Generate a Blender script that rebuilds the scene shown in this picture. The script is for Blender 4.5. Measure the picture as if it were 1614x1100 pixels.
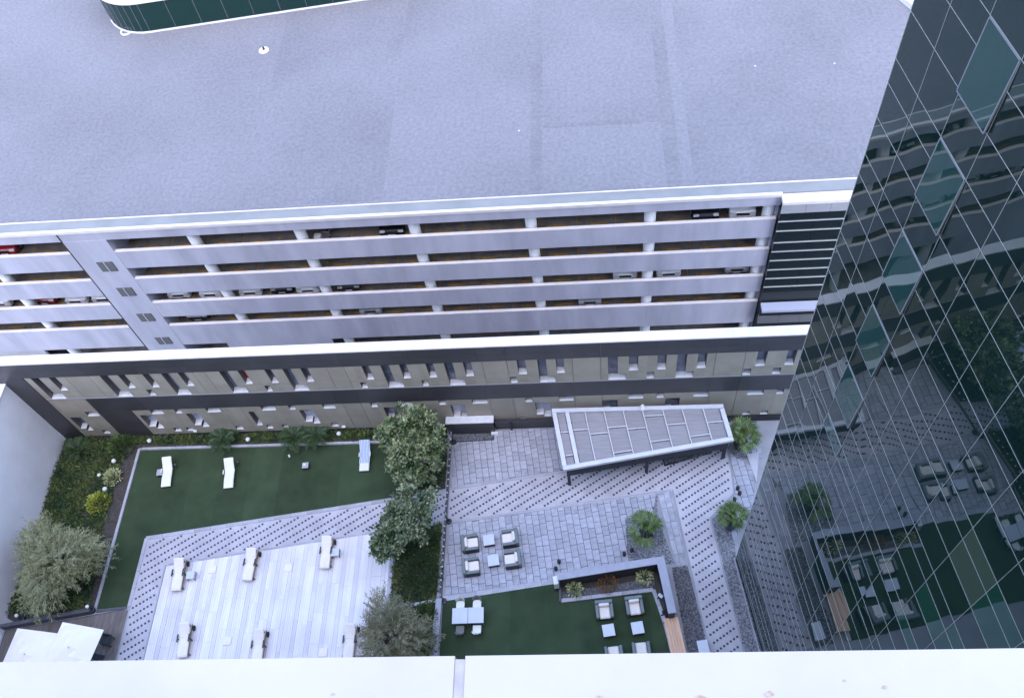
import bpy, math, random
from mathutils import Vector, Matrix
random.seed(11)
R = math.radians
sc = bpy.context.scene
col = sc.collection
for o in list(bpy.data.objects): bpy.data.objects.remove(o, do_unlink=True)

# ------------------------------------------------------------------ camera
# world: X along the facades, Y away from the hotel, Z up, courtyard floor at z = 0
CR = ((0.99502397, 0.0188246, -0.0978414), (-0.03782023, -0.83713522, -0.54568695), (-0.09217882, 0.54667198, -0.83225766))
FP = 1400.0
CAMZ = 50.0
cam = bpy.data.cameras.new('camera'); camo = bpy.data.objects.new('camera', cam); col.objects.link(camo)
m = Matrix.Identity(4)
for i in range(3):
    m[i][0] = CR[0][i]; m[i][1] = -CR[1][i]; m[i][2] = -CR[2][i]
m[2][3] = CAMZ
camo.matrix_world = m
cam.sensor_width = 36; cam.lens = 36 * FP / 1614; cam.clip_start = 0.05; cam.clip_end = 6000
sc.camera = camo

# ------------------------------------------------------------------ sky, sun, exposure
SUN_EL, SUN_AZ = 56.0, 168.0        # high, behind the camera; fully veiled, so extremely soft
world = bpy.data.worlds.new('World'); sc.world = world; world.use_nodes = True
wn = world.node_tree.nodes; wl = world.node_tree.links
bg = wn['Background']
sky = wn.new('ShaderNodeTexSky'); sky.sky_type = 'NISHITA'; sky.sun_disc = False
sky.sun_elevation = R(SUN_EL); sky.sun_rotation = R(SUN_AZ); sky.air_density = 1.0; sky.dust_density = 1.0; sky.ozone_density = 2.0
wl.new(sky.outputs[0], bg.inputs['Color']); bg.inputs['Strength'].default_value = 0.15
sl = bpy.data.lights.new('sun', 'SUN'); sl.energy = 0.8; sl.angle = R(100); sl.color = (1.0, 0.90, 0.93)
so = bpy.data.objects.new('sun', sl); col.objects.link(so)
sd = Vector((math.sin(R(SUN_AZ)) * math.cos(R(SUN_EL)), math.cos(R(SUN_AZ)) * math.cos(R(SUN_EL)), math.sin(R(SUN_EL))))
so.rotation_euler = (-sd).to_track_quat('-Z', 'Y').to_euler(); so.location = (0, 60, 80)
sc.view_settings.view_transform = 'Standard'; sc.view_settings.look = 'None'
sc.view_settings.exposure = 2.32; sc.view_settings.gamma = 1.0; sc.view_settings.use_curve_mapping = False

# ------------------------------------------------------------------ surveying helpers (photo pixel -> point on a real plane)
def ray(px, py):
    c = (px - 807, py - 550, FP)
    return Vector((sum(CR[k][0] * c[k] for k in range(3)), sum(CR[k][1] * c[k] for k in range(3)), sum(CR[k][2] * c[k] for k in range(3))))
def G(px, py, z=0.0):
    d = ray(px, py); t = (z - CAMZ) / d.z
    return Vector((d.x * t, d.y * t, z))
def proj(P):
    v = (P[0], P[1], P[2] - CAMZ)
    c = [sum(CR[k][i] * v[i] for i in range(3)) for k in range(3)]
    return (c[0] / c[2] * FP + 807, c[1] / c[2] * FP + 550, c[2])

# ------------------------------------------------------------------ materials
def mat(name, c, rough=0.7, c2=None, scale=6.0, detail=4.0, fac=(0.35, 0.65), bump=0.0, bscale=40.0, metal=0.0, spec=0.5, island=0.0, big=None, ior=None, coords='Object', stretch=None):
    mt = bpy.data.materials.new(name); mt.use_nodes = True
    nt = mt.node_tree; N = nt.nodes; L = nt.links; b = N['Principled BSDF']
    b.inputs['Roughness'].default_value = rough; b.inputs['Metallic'].default_value = metal
    b.inputs['Specular IOR Level'].default_value = spec
    if ior: b.inputs['IOR'].default_value = ior
    tc = N.new('ShaderNodeTexCoord')
    vec = tc.outputs[coords]
    if stretch:
        mp = N.new('ShaderNodeMapping'); mp.inputs['Scale'].default_value = stretch; L.new(vec, mp.inputs[0]); vec = mp.outputs[0]
    colout = None
    if c2 is not None:
        n = N.new('ShaderNodeTexNoise'); n.inputs['Scale'].default_value = scale; n.inputs['Detail'].default_value = detail; L.new(vec, n.inputs['Vector'])
        r = N.new('ShaderNodeMapRange'); r.inputs['From Min'].default_value = fac[0]; r.inputs['From Max'].default_value = fac[1]; L.new(n.outputs['Fac'], r.inputs['Value'])
        mx = N.new('ShaderNodeMix'); mx.data_type = 'RGBA'; mx.inputs['A'].default_value = (*c, 1); mx.inputs['B'].default_value = (*c2, 1)
        L.new(r.outputs[0], mx.inputs['Factor']); colout = mx.outputs['Result']
    if big is not None:                      # broad stains or patches: (colour multiplier, scale)
        n2 = N.new('ShaderNodeTexNoise'); n2.inputs['Scale'].default_value = big[1]; n2.inputs['Detail'].default_value = 5; n2.inputs['Roughness'].default_value = 0.6; L.new(vec, n2.inputs['Vector'])
        r2 = N.new('ShaderNodeMapRange'); r2.inputs['From Min'].default_value = 0.4; r2.inputs['From Max'].default_value = 0.68; r2.inputs['To Min'].default_value = 1.0; r2.inputs['To Max'].default_value = big[0]; L.new(n2.outputs['Fac'], r2.inputs['Value'])
        h = N.new('ShaderNodeHueSaturation'); L.new(r2.outputs[0], h.inputs['Value'])
        if colout: L.new(colout, h.inputs['Color'])
        else: h.inputs['Color'].default_value = (*c, 1)
        colout = h.outputs[0]
    if island:                               # leaf to leaf, slab to slab variation
        g = N.new('ShaderNodeNewGeometry'); oi = N.new('ShaderNodeObjectInfo')
        ad = N.new('ShaderNodeMath'); ad.operation = 'ADD'; L.new(g.outputs['Random Per Island'], ad.inputs[0]); L.new(oi.outputs['Random'], ad.inputs[1])
        fr = N.new('ShaderNodeMath'); fr.operation = 'FRACT'; L.new(ad.outputs[0], fr.inputs[0])
        r3 = N.new('ShaderNodeMapRange'); r3.inputs['To Min'].default_value = 1 - island; r3.inputs['To Max'].default_value = 1 + island; L.new(fr.outputs[0], r3.inputs['Value'])
        h = N.new('ShaderNodeHueSaturation'); L.new(r3.outputs[0], h.inputs['Value'])
        if colout: L.new(colout, h.inputs['Color'])
        else: h.inputs['Color'].default_value = (*c, 1)
        colout = h.outputs[0]
    if colout: L.new(colout, b.inputs['Base Color'])
    else: b.inputs['Base Color'].default_value = (*c, 1)
    if bump:
        n3 = N.new('ShaderNodeTexNoise'); n3.inputs['Scale'].default_value = bscale; n3.inputs['Detail'].default_value = 3; L.new(vec, n3.inputs['Vector'])
        bp = N.new('ShaderNodeBump'); bp.inputs['Strength'].default_value = bump; bp.inputs['Distance'].default_value = 0.02
        L.new(n3.outputs['Fac'], bp.inputs['Height']); L.new(bp.outputs[0], b.inputs['Normal'])
    return mt
M = {}
M['roof'] = mat('roof_felt', (0.150, 0.147, 0.166), 0.95, (0.202, 0.199, 0.221), 4, 10, (0.3, 0.7), 0.2, 10, big=(0.84, 0.075))
M['roof_b'] = mat('roof_felt_old', (0.138, 0.135, 0.153), 0.95, (0.187, 0.184, 0.204), 4, 10, (0.3, 0.7), 0.2, 10, big=(0.86, 0.3))
M['roof_c'] = mat('roof_felt_new', (0.146, 0.143, 0.162), 0.95, (0.197, 0.194, 0.216), 4, 10, (0.3, 0.7), 0.2, 10, big=(0.85, 0.12))
M['roofedge'] = mat('roof_edge', (0.19, 0.20, 0.205), 0.9, (0.23, 0.24, 0.245), 0.5)
M['render'] = mat('painted_render', (0.40, 0.395, 0.48), 0.75, (0.46, 0.455, 0.535), 0.8, 5, bump=0.1, bscale=30, big=(0.80, 0.5), stretch=(1, 1, 0.22))
M['white'] = mat('white_paint', (0.70, 0.64, 0.63), 0.55, (0.63, 0.58, 0.575), 1.3, 4, bump=0.05, bscale=20)
M['colpaint'] = mat('column_paint', (0.74, 0.74, 0.76), 0.6, (0.68, 0.68, 0.71), 2.0)
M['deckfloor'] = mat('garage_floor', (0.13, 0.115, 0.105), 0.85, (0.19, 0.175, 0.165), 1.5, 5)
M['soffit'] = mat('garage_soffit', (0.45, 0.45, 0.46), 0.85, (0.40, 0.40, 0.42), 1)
M['yellow'] = mat('wheel_stop_yellow', (0.36, 0.21, 0.045), 0.8, (0.22, 0.14, 0.05), 5)
M['louvre'] = mat('louvre_grey', (0.06, 0.06, 0.065), 0.5)
M['louvregrey'] = mat('grey_panel', (0.12, 0.12, 0.135), 0.6)
M['ledgeblue'] = mat('lower_ledge_coat', (0.34, 0.36, 0.46), 0.5)
M['darkpanel'] = mat('dark_cladding', (0.052, 0.049, 0.055), 0.4, (0.064, 0.061, 0.068), 0.7, 4, spec=0.5, island=0.08)
M['joint'] = mat('joint_light', (0.25, 0.25, 0.28), 0.6)
M['cream'] = mat('cream_cladding', (0.345, 0.305, 0.245), 0.6, (0.40, 0.36, 0.295), 0.8, 5, island=0.07, bump=0.05)
M['darkjoint'] = mat('joint_dark', (0.03, 0.03, 0.03), 0.8)
M['sill'] = mat('sill_white', (0.78, 0.78, 0.80), 0.5, (0.68, 0.68, 0.72), 2.5)
M['reveal'] = mat('reveal_shade', (0.14, 0.13, 0.13), 0.6)  # shading of the window recesses put into this dark grey
M['winglass'] = mat('window_glass', (0.10, 0.12, 0.19), 0.08, (0.22, 0.25, 0.36), 0.9, 2, spec=0.6)
M['winblind'] = mat('window_blind', (0.45, 0.48, 0.62), 0.3, (0.60, 0.62, 0.74), 1.5)
M['red'] = mat('red_fabric', (0.32, 0.02, 0.02), 0.7)
M['plaster'] = mat('wall_plaster', (0.86, 0.82, 0.85), 0.8, (0.90, 0.86, 0.89), 0.7, 6, bump=0.15, bscale=12, big=(0.86, 0.22))
M['turf'] = mat('artificial_turf', (0.040, 0.063, 0.034), 0.95, (0.054, 0.081, 0.044), 0.9, 9, (0.3, 0.7), 0.6, 60, spec=0.1, big=(0.78, 0.35), island=0.10)
M['kerb'] = mat('kerb_stone', (0.36, 0.36, 0.41), 0.7, (0.44, 0.44, 0.49), 3, 5, bump=0.1, island=0.12)
M['darkkerb'] = mat('dark_kerb', (0.07, 0.07, 0.085), 0.7, (0.11, 0.11, 0.13), 3)
M['paver'] = mat('paver_stone', (0.36, 0.365, 0.425), 0.75, (0.48, 0.485, 0.55), 2.5, 6, bump=0.15, bscale=18, island=0.12, big=(0.8, 0.35))
M['grout'] = mat('paver_grout', (0.07, 0.07, 0.085), 0.9, (0.11, 0.11, 0.13), 4)
M['stone'] = mat('path_stone', (0.47, 0.45, 0.505), 0.75, (0.55, 0.53, 0.585), 1.2, 6, bump=0.08, bscale=25, big=(0.86, 0.35), island=0.05)
M['dot'] = mat('path_inset', (0.035, 0.035, 0.045), 0.45)
M['deck'] = mat('pale_deck', (0.72, 0.72, 0.75), 0.65, (0.60, 0.60, 0.65), 1.0, 7, (0.4, 0.75), 0.1, 25, island=0.07, stretch=(3.0, 0.5, 1))
M['deckjoint'] = mat('deck_joint', (0.34, 0.33, 0.37), 0.9)
M['timber'] = mat('brown_planks', (0.13, 0.11, 0.10), 0.8, (0.19, 0.17, 0.16), 3, 6, stretch=(6, 0.5, 1), island=0.15)
M['concrete'] = mat('concrete', (0.30, 0.30, 0.33), 0.85, (0.36, 0.36, 0.39), 0.8, 6)
M['gravel_a'] = mat('gravel_pale', (0.30, 0.31, 0.34), 0.8, (0.15, 0.15, 0.17), 12, 3, (0.4, 0.6), 0.8, 30, island=0.45)
M['gravel_b'] = mat('gravel_dark', (0.10, 0.10, 0.115), 0.8, (0.20, 0.20, 0.22), 12, 3, (0.4, 0.6), 0.8, 30, island=0.55)
M['soil'] = mat('mulch', (0.045, 0.038, 0.035), 0.95, (0.08, 0.07, 0.065), 8, 5, bump=0.8, bscale=20)
M['asphalt'] = mat('asphalt', (0.05, 0.05, 0.055), 0.9, (0.07, 0.07, 0.075), 2)
M['rattan'] = mat('rattan', (0.145, 0.175, 0.185), 0.7, (0.20, 0.235, 0.245), 30, 2, bump=0.5, bscale=60)
M['rattandark'] = mat('rattan_dark', (0.03, 0.036, 0.042), 0.75, (0.045, 0.05, 0.056), 30, 2, bump=0.4, bscale=60)
M['cushion'] = mat('cushion', (0.84, 0.77, 0.71), 0.9, (0.78, 0.71, 0.66), 3, bump=0.15, bscale=14)
M['tabletop'] = mat('table_top', (0.55, 0.58, 0.66), 0.25, (0.60, 0.63, 0.70), 1.5)
M['blackmetal'] = mat('black_metal', (0.02, 0.02, 0.023), 0.4)
M['greymetal'] = mat('grey_metal', (0.30, 0.31, 0.34), 0.4, metal=0.5)
M['whitemetal'] = mat('white_metal', (0.75, 0.75, 0.78), 0.4)
M['chairwhite'] = mat('chair_white', (0.76, 0.76, 0.74), 0.45)
M['chairgreen'] = mat('chair_pale_green', (0.52, 0.56, 0.53), 0.5)
M['chairgrey'] = mat('chair_grey', (0.14, 0.145, 0.145), 0.5)
M['teak'] = mat('teak', (0.30, 0.18, 0.10), 0.6, (0.24, 0.14, 0.08), 4, stretch=(1, 8, 1))
M['benchwood'] = mat('bench_wood', (0.66, 0.40, 0.26), 0.6, (0.76, 0.48, 0.33), 3, 5, stretch=(6, 0.6, 1), island=0.06)
M['canvas'] = mat('white_canvas', (0.84, 0.77, 0.75), 0.8, (0.80, 0.735, 0.715), 2)
M['slat'] = mat('canopy_sheet', (0.27, 0.262, 0.285), 0.7, (0.32, 0.31, 0.335), 1.0, 4, stretch=(1, 14, 1), island=0.05)
M['frame'] = mat('canopy_frame', (0.66, 0.66, 0.70), 0.45, (0.60, 0.60, 0.64), 2)
M['coping'] = mat('planter_coping', (0.33, 0.335, 0.40), 0.6, (0.37, 0.375, 0.44), 2)
M['darkwall'] = mat('dark_render', (0.025, 0.026, 0.034), 0.7, (0.035, 0.036, 0.045), 3)
M['globe'] = mat('white_globe', (0.80, 0.80, 0.82), 0.3)
M['mullion'] = mat('mullion_alu', (0.55, 0.56, 0.55), 0.35, metal=0.3)
M['spandrel'] = mat('spandrel_dark', (0.01, 0.014, 0.014), 0.4)
M['towerwall'] = mat('tower_cladding', (0.30, 0.31, 0.32), 0.6, (0.34, 0.35, 0.36), 0.5)
M['rubber'] = mat('tyre_rubber', (0.015, 0.015, 0.015), 0.8)
M['lamp'] = mat('headlamp_glass', (0.6, 0.62, 0.65), 0.15)
M['tail'] = mat('tail_lamp_red', (0.4, 0.01, 0.01), 0.25)
M['carglass'] = mat('car_glass', (0.012, 0.014, 0.017), 0.06)
M['bark'] = mat('bark', (0.09, 0.075, 0.06), 0.9, (0.14, 0.12, 0.10), 6, bump=0.6, bscale=20)
M['leaf_broad'] = mat('leaf_broad', (0.05, 0.09, 0.03), 0.35, (0.25, 0.295, 0.15), 1.6, 4, (0.4, 0.6), island=0.6, spec=0.6)  # pale second tone: sky highlights on the leaves put into colour
M['leaf_cool'] = mat('leaf_cool', (0.05, 0.09, 0.038), 0.35, (0.22, 0.26, 0.15), 1.6, 4, (0.4, 0.6), island=0.6, spec=0.6)  # leaf highlights painted in by the paler tone here too
M['leaf_feather'] = mat('leaf_feather', (0.19, 0.20, 0.095), 0.7, (0.33, 0.33, 0.19), 0.7, 3, island=0.4)
M['leaf_brown'] = mat('leaf_olive', (0.14, 0.14, 0.075), 0.7, (0.24, 0.225, 0.14), 0.7, 3, island=0.4)
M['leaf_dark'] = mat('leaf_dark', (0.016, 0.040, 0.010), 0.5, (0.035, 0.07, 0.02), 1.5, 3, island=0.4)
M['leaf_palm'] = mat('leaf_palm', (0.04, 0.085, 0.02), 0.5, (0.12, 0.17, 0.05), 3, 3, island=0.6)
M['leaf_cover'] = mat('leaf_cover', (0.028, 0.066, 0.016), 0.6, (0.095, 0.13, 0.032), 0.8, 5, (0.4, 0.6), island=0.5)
M['leaf_yellow'] = mat('leaf_yellow', (0.40, 0.42, 0.06), 0.5, (0.2, 0.26, 0.05), 2, island=0.4)
M['leaf_pale'] = mat('leaf_pale', (0.36, 0.40, 0.19), 0.5, (0.50, 0.52, 0.30), 2, island=0.35)
M['leaf_rust'] = mat('leaf_rust', (0.30, 0.12, 0.05), 0.6, (0.14, 0.12, 0.05), 2, island=0.4)
M['towel'] = None
def car_paint(name, c): return mat(name, c, 0.25, spec=0.6)
M['car_white'] = car_paint('car_white', (0.82, 0.82, 0.84)); M['car_silver'] = car_paint('car_silver', (0.42, 0.43, 0.46))
M['car_black'] = car_paint('car_black', (0.012, 0.012, 0.014)); M['car_red'] = car_paint('car_red', (0.30, 0.02, 0.025)); M['car_grey'] = car_paint('car_dark_grey', (0.05, 0.05, 0.055))
# curtain wall glass: dark tinted pane, mirror only by its own Fresnel reflection, very slightly wavy
def glass_mat(name, base, wav=0.05):
    mt = bpy.data.materials.new(name); mt.use_nodes = True
    N = mt.node_tree.nodes; L = mt.node_tree.links; b = N['Principled BSDF']
    b.inputs['Base Color'].default_value = (*base, 1); b.inputs['Roughness'].default_value = 0.012; b.inputs['IOR'].default_value = 1.62
    b.inputs['Specular Tint'].default_value = (0.72, 1.0, 0.97, 1)
    tc = N.new('ShaderNodeTexCoord'); oi = N.new('ShaderNodeObjectInfo')
    vm = N.new('ShaderNodeVectorMath'); vm.operation = 'MULTIPLY_ADD'; vm.inputs[1].default_value = (1, 1, 1)
    sc3 = N.new('ShaderNodeVectorMath'); sc3.operation = 'SCALE'; sc3.inputs['Scale'].default_value = 20; L.new(oi.outputs['Random'], sc3.inputs[0])
    L.new(tc.outputs['Object'], vm.inputs[0]); L.new(sc3.outputs[0], vm.inputs[2])
    n = N.new('ShaderNodeTexNoise'); n.inputs['Scale'].default_value = 0.55; n.inputs['Detail'].default_value = 0.0; L.new(vm.outputs[0], n.inputs['Vector'])
    bp = N.new('ShaderNodeBump'); bp.inputs['Strength'].default_value = wav; bp.inputs['Distance'].default_value = 0.06
    L.new(n.outputs['Fac'], bp.inputs['Height']); L.new(bp.outputs[0], b.inputs['Normal'])
    return mt
M['curtain'] = glass_mat('curtain_glass', (0.006, 0.018, 0.017), 0.15)
M['curtain_green'] = glass_mat('lit_green_glass', (0.008, 0.045, 0.032))  # lit interior behind the panes put into their base green
M['curtain_beige'] = glass_mat('lit_beige_glass', (0.05, 0.068, 0.052))  # same lit interior painted as a paler beige pane colour
M['vent_glass'] = glass_mat('vent_glass', (0.014, 0.05, 0.046), 0.2)  # paler than the fixed panes: sky reflection put into the teal
M['stair_glass'] = glass_mat('stair_glass', (0.008, 0.012, 0.016))
M['drum_glass'] = glass_mat('drum_glass', (0.005, 0.024, 0.020))
def towel_mat():
    mt = bpy.data.materials.new('striped_towel'); mt.use_nodes = True
    N = mt.node_tree.nodes; L = mt.node_tree.links; b = N['Principled BSDF']; b.inputs['Roughness'].default_value = 0.95
    tc = N.new('ShaderNodeTexCoord'); w = N.new('ShaderNodeTexWave'); w.inputs['Scale'].default_value = 3.2; w.bands_direction = 'X'; w.inputs['Distortion'].default_value = 0.6; w.inputs['Detail Scale'].default_value = 1.0
    L.new(tc.outputs['Object'], w.inputs['Vector'])
    r = N.new('ShaderNodeMapRange'); r.inputs['From Min'].default_value = 0.4; r.inputs['From Max'].default_value = 0.6; L.new(w.outputs['Fac'], r.inputs['Value'])
    mx = N.new('ShaderNodeMix'); mx.data_type = 'RGBA'; mx.inputs['A'].default_value = (0.72, 0.74, 0.78, 1); mx.inputs['B'].default_value = (0.22, 0.36, 0.60, 1)
    L.new(r.outputs[0], mx.inputs['Factor']); L.new(mx.outputs['Result'], b.inputs['Base Color'])
    return mt
M['towel'] = towel_mat()

# ------------------------------------------------------------------ mesh builder
class MB:
    def __init__(s): s.v = []; s.f = []; s.sm = False
    def quad(s, a, b, c, d):
        n = len(s.v); s.v += [tuple(a), tuple(b), tuple(c), tuple(d)]; s.f.append((n, n + 1, n + 2, n + 3)); return s
    def box(s, x0, x1, y0, y1, z0, z1):
        n = len(s.v)
        s.v += [(x0, y0, z0), (x1, y0, z0), (x1, y1, z0), (x0, y1, z0), (x0, y0, z1), (x1, y0, z1), (x1, y1, z1), (x0, y1, z1)]
        for q in ((0, 3, 2, 1), (4, 5, 6, 7), (0, 1, 5, 4), (1, 2, 6, 5), (2, 3, 7, 6), (3, 0, 4, 7)): s.f.append(tuple(n + i for i in q))
        return s
    def bbox(s, x0, x1, y0, y1, z0, z1, b=0.02):          # box with chamfered top and vertical edges
        pts = [(x0 + b, y0), (x1 - b, y0), (x1, y0 + b), (x1, y1 - b), (x1 - b, y1), (x0 + b, y1), (x0, y1 - b), (x0, y0 + b)]
        cx, cy = (x0 + x1) / 2, (y0 + y1) / 2
        ins = [(cx + (p[0] - cx) * (1 - 2 * b / max(x1 - x0, 1e-6)), cy + (p[1] - cy) * (1 - 2 * b / max(y1 - y0, 1e-6))) for p in pts]
        n = len(s.v)
        s.v += [(*p, z0) for p in pts] + [(*p, z1 - b) for p in pts] + [(*p, z1) for p in ins]
        s.f.append(tuple(n + i for i in range(7, -1, -1))); s.f.append(tuple(n + 16 + i for i in range(8)))
        for k in range(2):
            for i in range(8):
                j = (i + 1) % 8; s.f.append((n + 8 * k + i, n + 8 * k + j, n + 8 * k + 8 + j, n + 8 * k + 8 + i))
        return s
    def prism(s, poly, z0, z1):
        n = len(s.v); k = len(poly)
        ar = sum(poly[i][0] * poly[(i + 1) % k][1] - poly[(i + 1) % k][0] * poly[i][1] for i in range(k))
        if ar < 0: poly = poly[::-1]
        s.v += [(p[0], p[1], z0) for p in poly] + [(p[0], p[1], z1) for p in poly]
        s.f.append(tuple(n + i for i in range(k - 1, -1, -1))); s.f.append(tuple(n + k + i for i in range(k)))
        for i in range(k):
            j = (i + 1) % k; s.f.append((n + i, n + j, n + k + j, n + k + i))
        return s
    def bar(s, a, b, w, h=None):                           # rectangular bar between two points
        a = Vector(a); b = Vector(b); h = h or w; d = (b - a).normalized()
        up = Vector((0, 0, 1)) if abs(d.z) < 0.95 else Vector((0, 1, 0))
        x = d.cross(up).normalized(); y = x.cross(d).normalized(); n = len(s.v)
        for p in (a, b):
            for q, r_ in ((-1, -1), (1, -1), (1, 1), (-1, 1)): s.v.append(tuple(p + x * q * w / 2 + y * r_ * h / 2))
        for q in ((3, 2, 1, 0), (4, 5, 6, 7), (0, 1, 5, 4), (1, 2, 6, 5), (2, 3, 7, 6), (3, 0, 4, 7)): s.f.append(tuple(n + i for i in q))
        return s
    def tube(s, pts, rads, seg=8):
        pts = [Vector(p) for p in pts]; n = len(s.v)
        for i, p in enumerate(pts):
            d = (pts[min(i + 1, len(pts) - 1)] - pts[max(i - 1, 0)]).normalized()
            up = Vector((1, 0, 0)) if abs(d.x) < 0.9 else Vector((0, 1, 0))
            x = d.cross(up).normalized(); y = d.cross(x)
            for k in range(seg):
                a = 2 * math.pi * k / seg; s.v.append(tuple(p + (x * math.cos(a) + y * math.sin(a)) * rads[i]))
        for i in range(len(pts) - 1):
            for k in range(seg):
                j = (k + 1) % seg; s.f.append((n + i * seg + k, n + i * seg + j, n + (i + 1) * seg + j, n + (i + 1) * seg + k))
        s.f.append(tuple(n + k for k in range(seg - 1, -1, -1))); s.f.append(tuple(n + (len(pts) - 1) * seg + k for k in range(seg)))
        return s
    def lathe(s, prof, cx=0, cy=0, seg=16):
        n = len(s.v); k = len(prof)
        for r_, z in prof:
            for i in range(seg):
                a = 2 * math.pi * i / seg; s.v.append((cx + r_ * math.cos(a), cy + r_ * math.sin(a), z))
        for j in range(k - 1):
            for i in range(seg):
                i2 = (i + 1) % seg; s.f.append((n + j * seg + i, n + j * seg + i2, n + (j + 1) * seg + i2, n + (j + 1) * seg + i))
        s.f.append(tuple(n + i for i in range(seg - 1, -1, -1))); s.f.append(tuple(n + (k - 1) * seg + i for i in range(seg)))
        return s
    def sphere(s, c, r, seg=12, rings=8, sq=1.0):
        return s.lathe_at(c, [(max(r * math.sin(math.pi * i / rings), 0.0005), -r * sq * math.cos(math.pi * i / rings)) for i in range(rings + 1)], seg)
    def lathe_at(s, c, prof, seg=12):
        return s.lathe([(a, b + c[2]) for a, b in prof], c[0], c[1], seg)
    def sub(s, name, mt, parent, root):                    # world-coordinate mesh of a sub-part below an unrotated root
        o = bpy.data.objects.new(name, s.mesh(name, mt, root.location)); col.objects.link(o); o.parent = parent
        return o
    def mesh(s, name, mt, off=None):
        me = bpy.data.meshes.new(name)
        v = s.v if off is None else [(p[0] - off[0], p[1] - off[1], p[2] - off[2]) for p in s.v]
        me.from_pydata(v, [], s.f); me.materials.append(M[mt] if isinstance(mt, str) else mt); me.update()
        if s.sm:
            me.polygons.foreach_set('use_smooth', [True] * len(me.polygons))
        return me
    def build(s, name, mt, parent=None, local=True, smooth=False):
        s.sm = smooth
        off = None if (local or parent is None) else parent.location
        o = bpy.data.objects.new(name, s.mesh(name, mt, off)); col.objects.link(o); o.parent = parent
        return o
def mb(): return MB()
def tag(o, label=None, cat=None, group=None, kind=None):
    if label: o['label'] = label
    if cat: o['category'] = cat
    if group: o['group'] = group
    if kind: o['kind'] = kind
    return o
def thing(name, label, cat, loc=(0, 0, 0), rz=0.0, group=None):
    o = bpy.data.objects.new(name, None); col.objects.link(o); o.empty_display_size = 0.2
    o.location = loc; o.rotation_euler = (0, 0, rz); return tag(o, label, cat, group)
def structure(o): o['kind'] = 'structure'; return o
def inst(name, me, parent, loc=(0, 0, 0), rot=(0, 0, 0), scale=(1, 1, 1)):
    o = bpy.data.objects.new(name, me); col.objects.link(o); o.parent = parent; o.location = loc; o.rotation_euler = rot; o.scale = scale; return o
def dup(root, loc, rz, label=None, group=None):
    r = root.copy(); col.objects.link(r); r.location = loc; r.rotation_euler = (0, 0, rz)
    if label: r['label'] = label
    if group: r['group'] = group
    for ch in list(root.children):
        c = ch.copy(); col.objects.link(c); c.parent = r
        for g in list(ch.children):
            d = g.copy(); col.objects.link(d); d.parent = c
    return r
SK = R(8.2)                                                # the courtyard layout is turned by this much against the facades
TS = math.tan(SK)
def inside(poly, x, y):
    c = False; n = len(poly)
    for i in range(n):
        x1, y1 = poly[i]; x2, y2 = poly[(i + 1) % n]
        if (y1 > y) != (y2 > y) and x < (x2 - x1) * (y - y1) / (y2 - y1) + x1: c = not c
    return c

# ------------------------------------------------------------------ the setting: ground, courtyard deck
structure(mb().quad((-3000, -3000, -12), (3000, -3000, -12), (3000, 3000, -12), (-3000, 3000, -12)).build('ground', 'asphalt'))
court = structure(mb().box(-36.2, 16, 0.3, 27.7, -11.98, 0.0).build('courtyard_floor', 'concrete'))

# ------------------------------------------------------------------ parking garage across the street
GY = 40.0
gar = thing('parking_garage', 'white multi-storey parking garage with open decks and a broad flat grey roof', 'building', (-12, GY, -12))
def gpart(name, b, mt, parent=gar, smooth=False): return b.build(name, mt, parent, local=False, smooth=smooth)
XL, XR = -75.0, 24.0
TOPS = [3.73, 0.59, -2.45, -5.54]                # parapet tops of the open decks
BOTS = [1.87, -1.26, -4.30, -8.28]               # undersides of those parapets
FLOORS = [t - 1.08 for t in TOPS] + [-11.6]
# roof slab, edge strip and two white edge lines
roofo_seam = [(-3.9, -3.1, 41.5, 105.0), (5.2, 6.2, 41.3, 105.0), (-3.0, 5.15, 47.4, 47.75), (-24.0, -14.0, 41.4, 105.0), (-3.05, 5.15, 47.8, 105.0), (7.0, 24.0, 41.4, 105.0)]
for k, (a, b, c, d) in enumerate(roofo_seam):
    gpart('roof_membrane', mb().box(a, b, c, d, 6.0, 6.0225 + 0.002 * (k % 3)), 'roof_b' if k < 3 else 'roof_c')
roofo = gpart('roof', mb().box(XL, 26.0, GY + 1.0, 105.0, 5.55, 6.02), 'roof')
gpart('roof_edge_strip', mb().box(XL, XR, GY + 0.10, GY + 0.93, 5.6, 6.10), 'roofedge')
gpart('edge_trim', mb().box(XL, XR, GY + 0.93, GY + 1.0, 5.6, 6.17), 'white')
gpart('edge_trim', mb().box(XL, 12.45, GY - 0.12, GY + 0.10, 5.9, 6.16), 'white')
gpart('fascia', mb().box(XL, 12.45, GY - 0.06, GY + 0.10, 5.08, 5.9), 'render')
gpart('roof_beam', mb().box(XL, 12.3, GY + 0.10, GY + 0.4, 5.08, 5.55), 'soffit')
CORE0, CORE1 = -37.05, -33.82
for i in range(4):
    for k, (a, b) in enumerate(((XL, CORE0 - 0.05), (CORE1 + 0.002, 12.38))):
        cuts = [a] + [c for c in (-68.3, -60.2, -52.2, -44.15, -27.95, -20.2, -12.1, -4.0, 4.1) if a < c < b] + [b]
        for p, q in zip(cuts[:-1], cuts[1:]): gpart('parapet', mb().box(p + 0.005, q - 0.005, GY - 0.06, GY + 0.16, BOTS[i], TOPS[i]), 'render')
        gpart('parapet_cap', mb().box(a, b, GY - 0.075, GY + 0.18, TOPS[i], TOPS[i] + 0.05), 'white')
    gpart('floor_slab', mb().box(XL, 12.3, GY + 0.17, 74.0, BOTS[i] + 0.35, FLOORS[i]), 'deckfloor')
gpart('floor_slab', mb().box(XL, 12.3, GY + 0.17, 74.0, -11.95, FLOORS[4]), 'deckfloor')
gpart('back_wall', mb().box(XL, 24, 74.0, 74.4, -11.9, 5.5), 'soffit')
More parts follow.
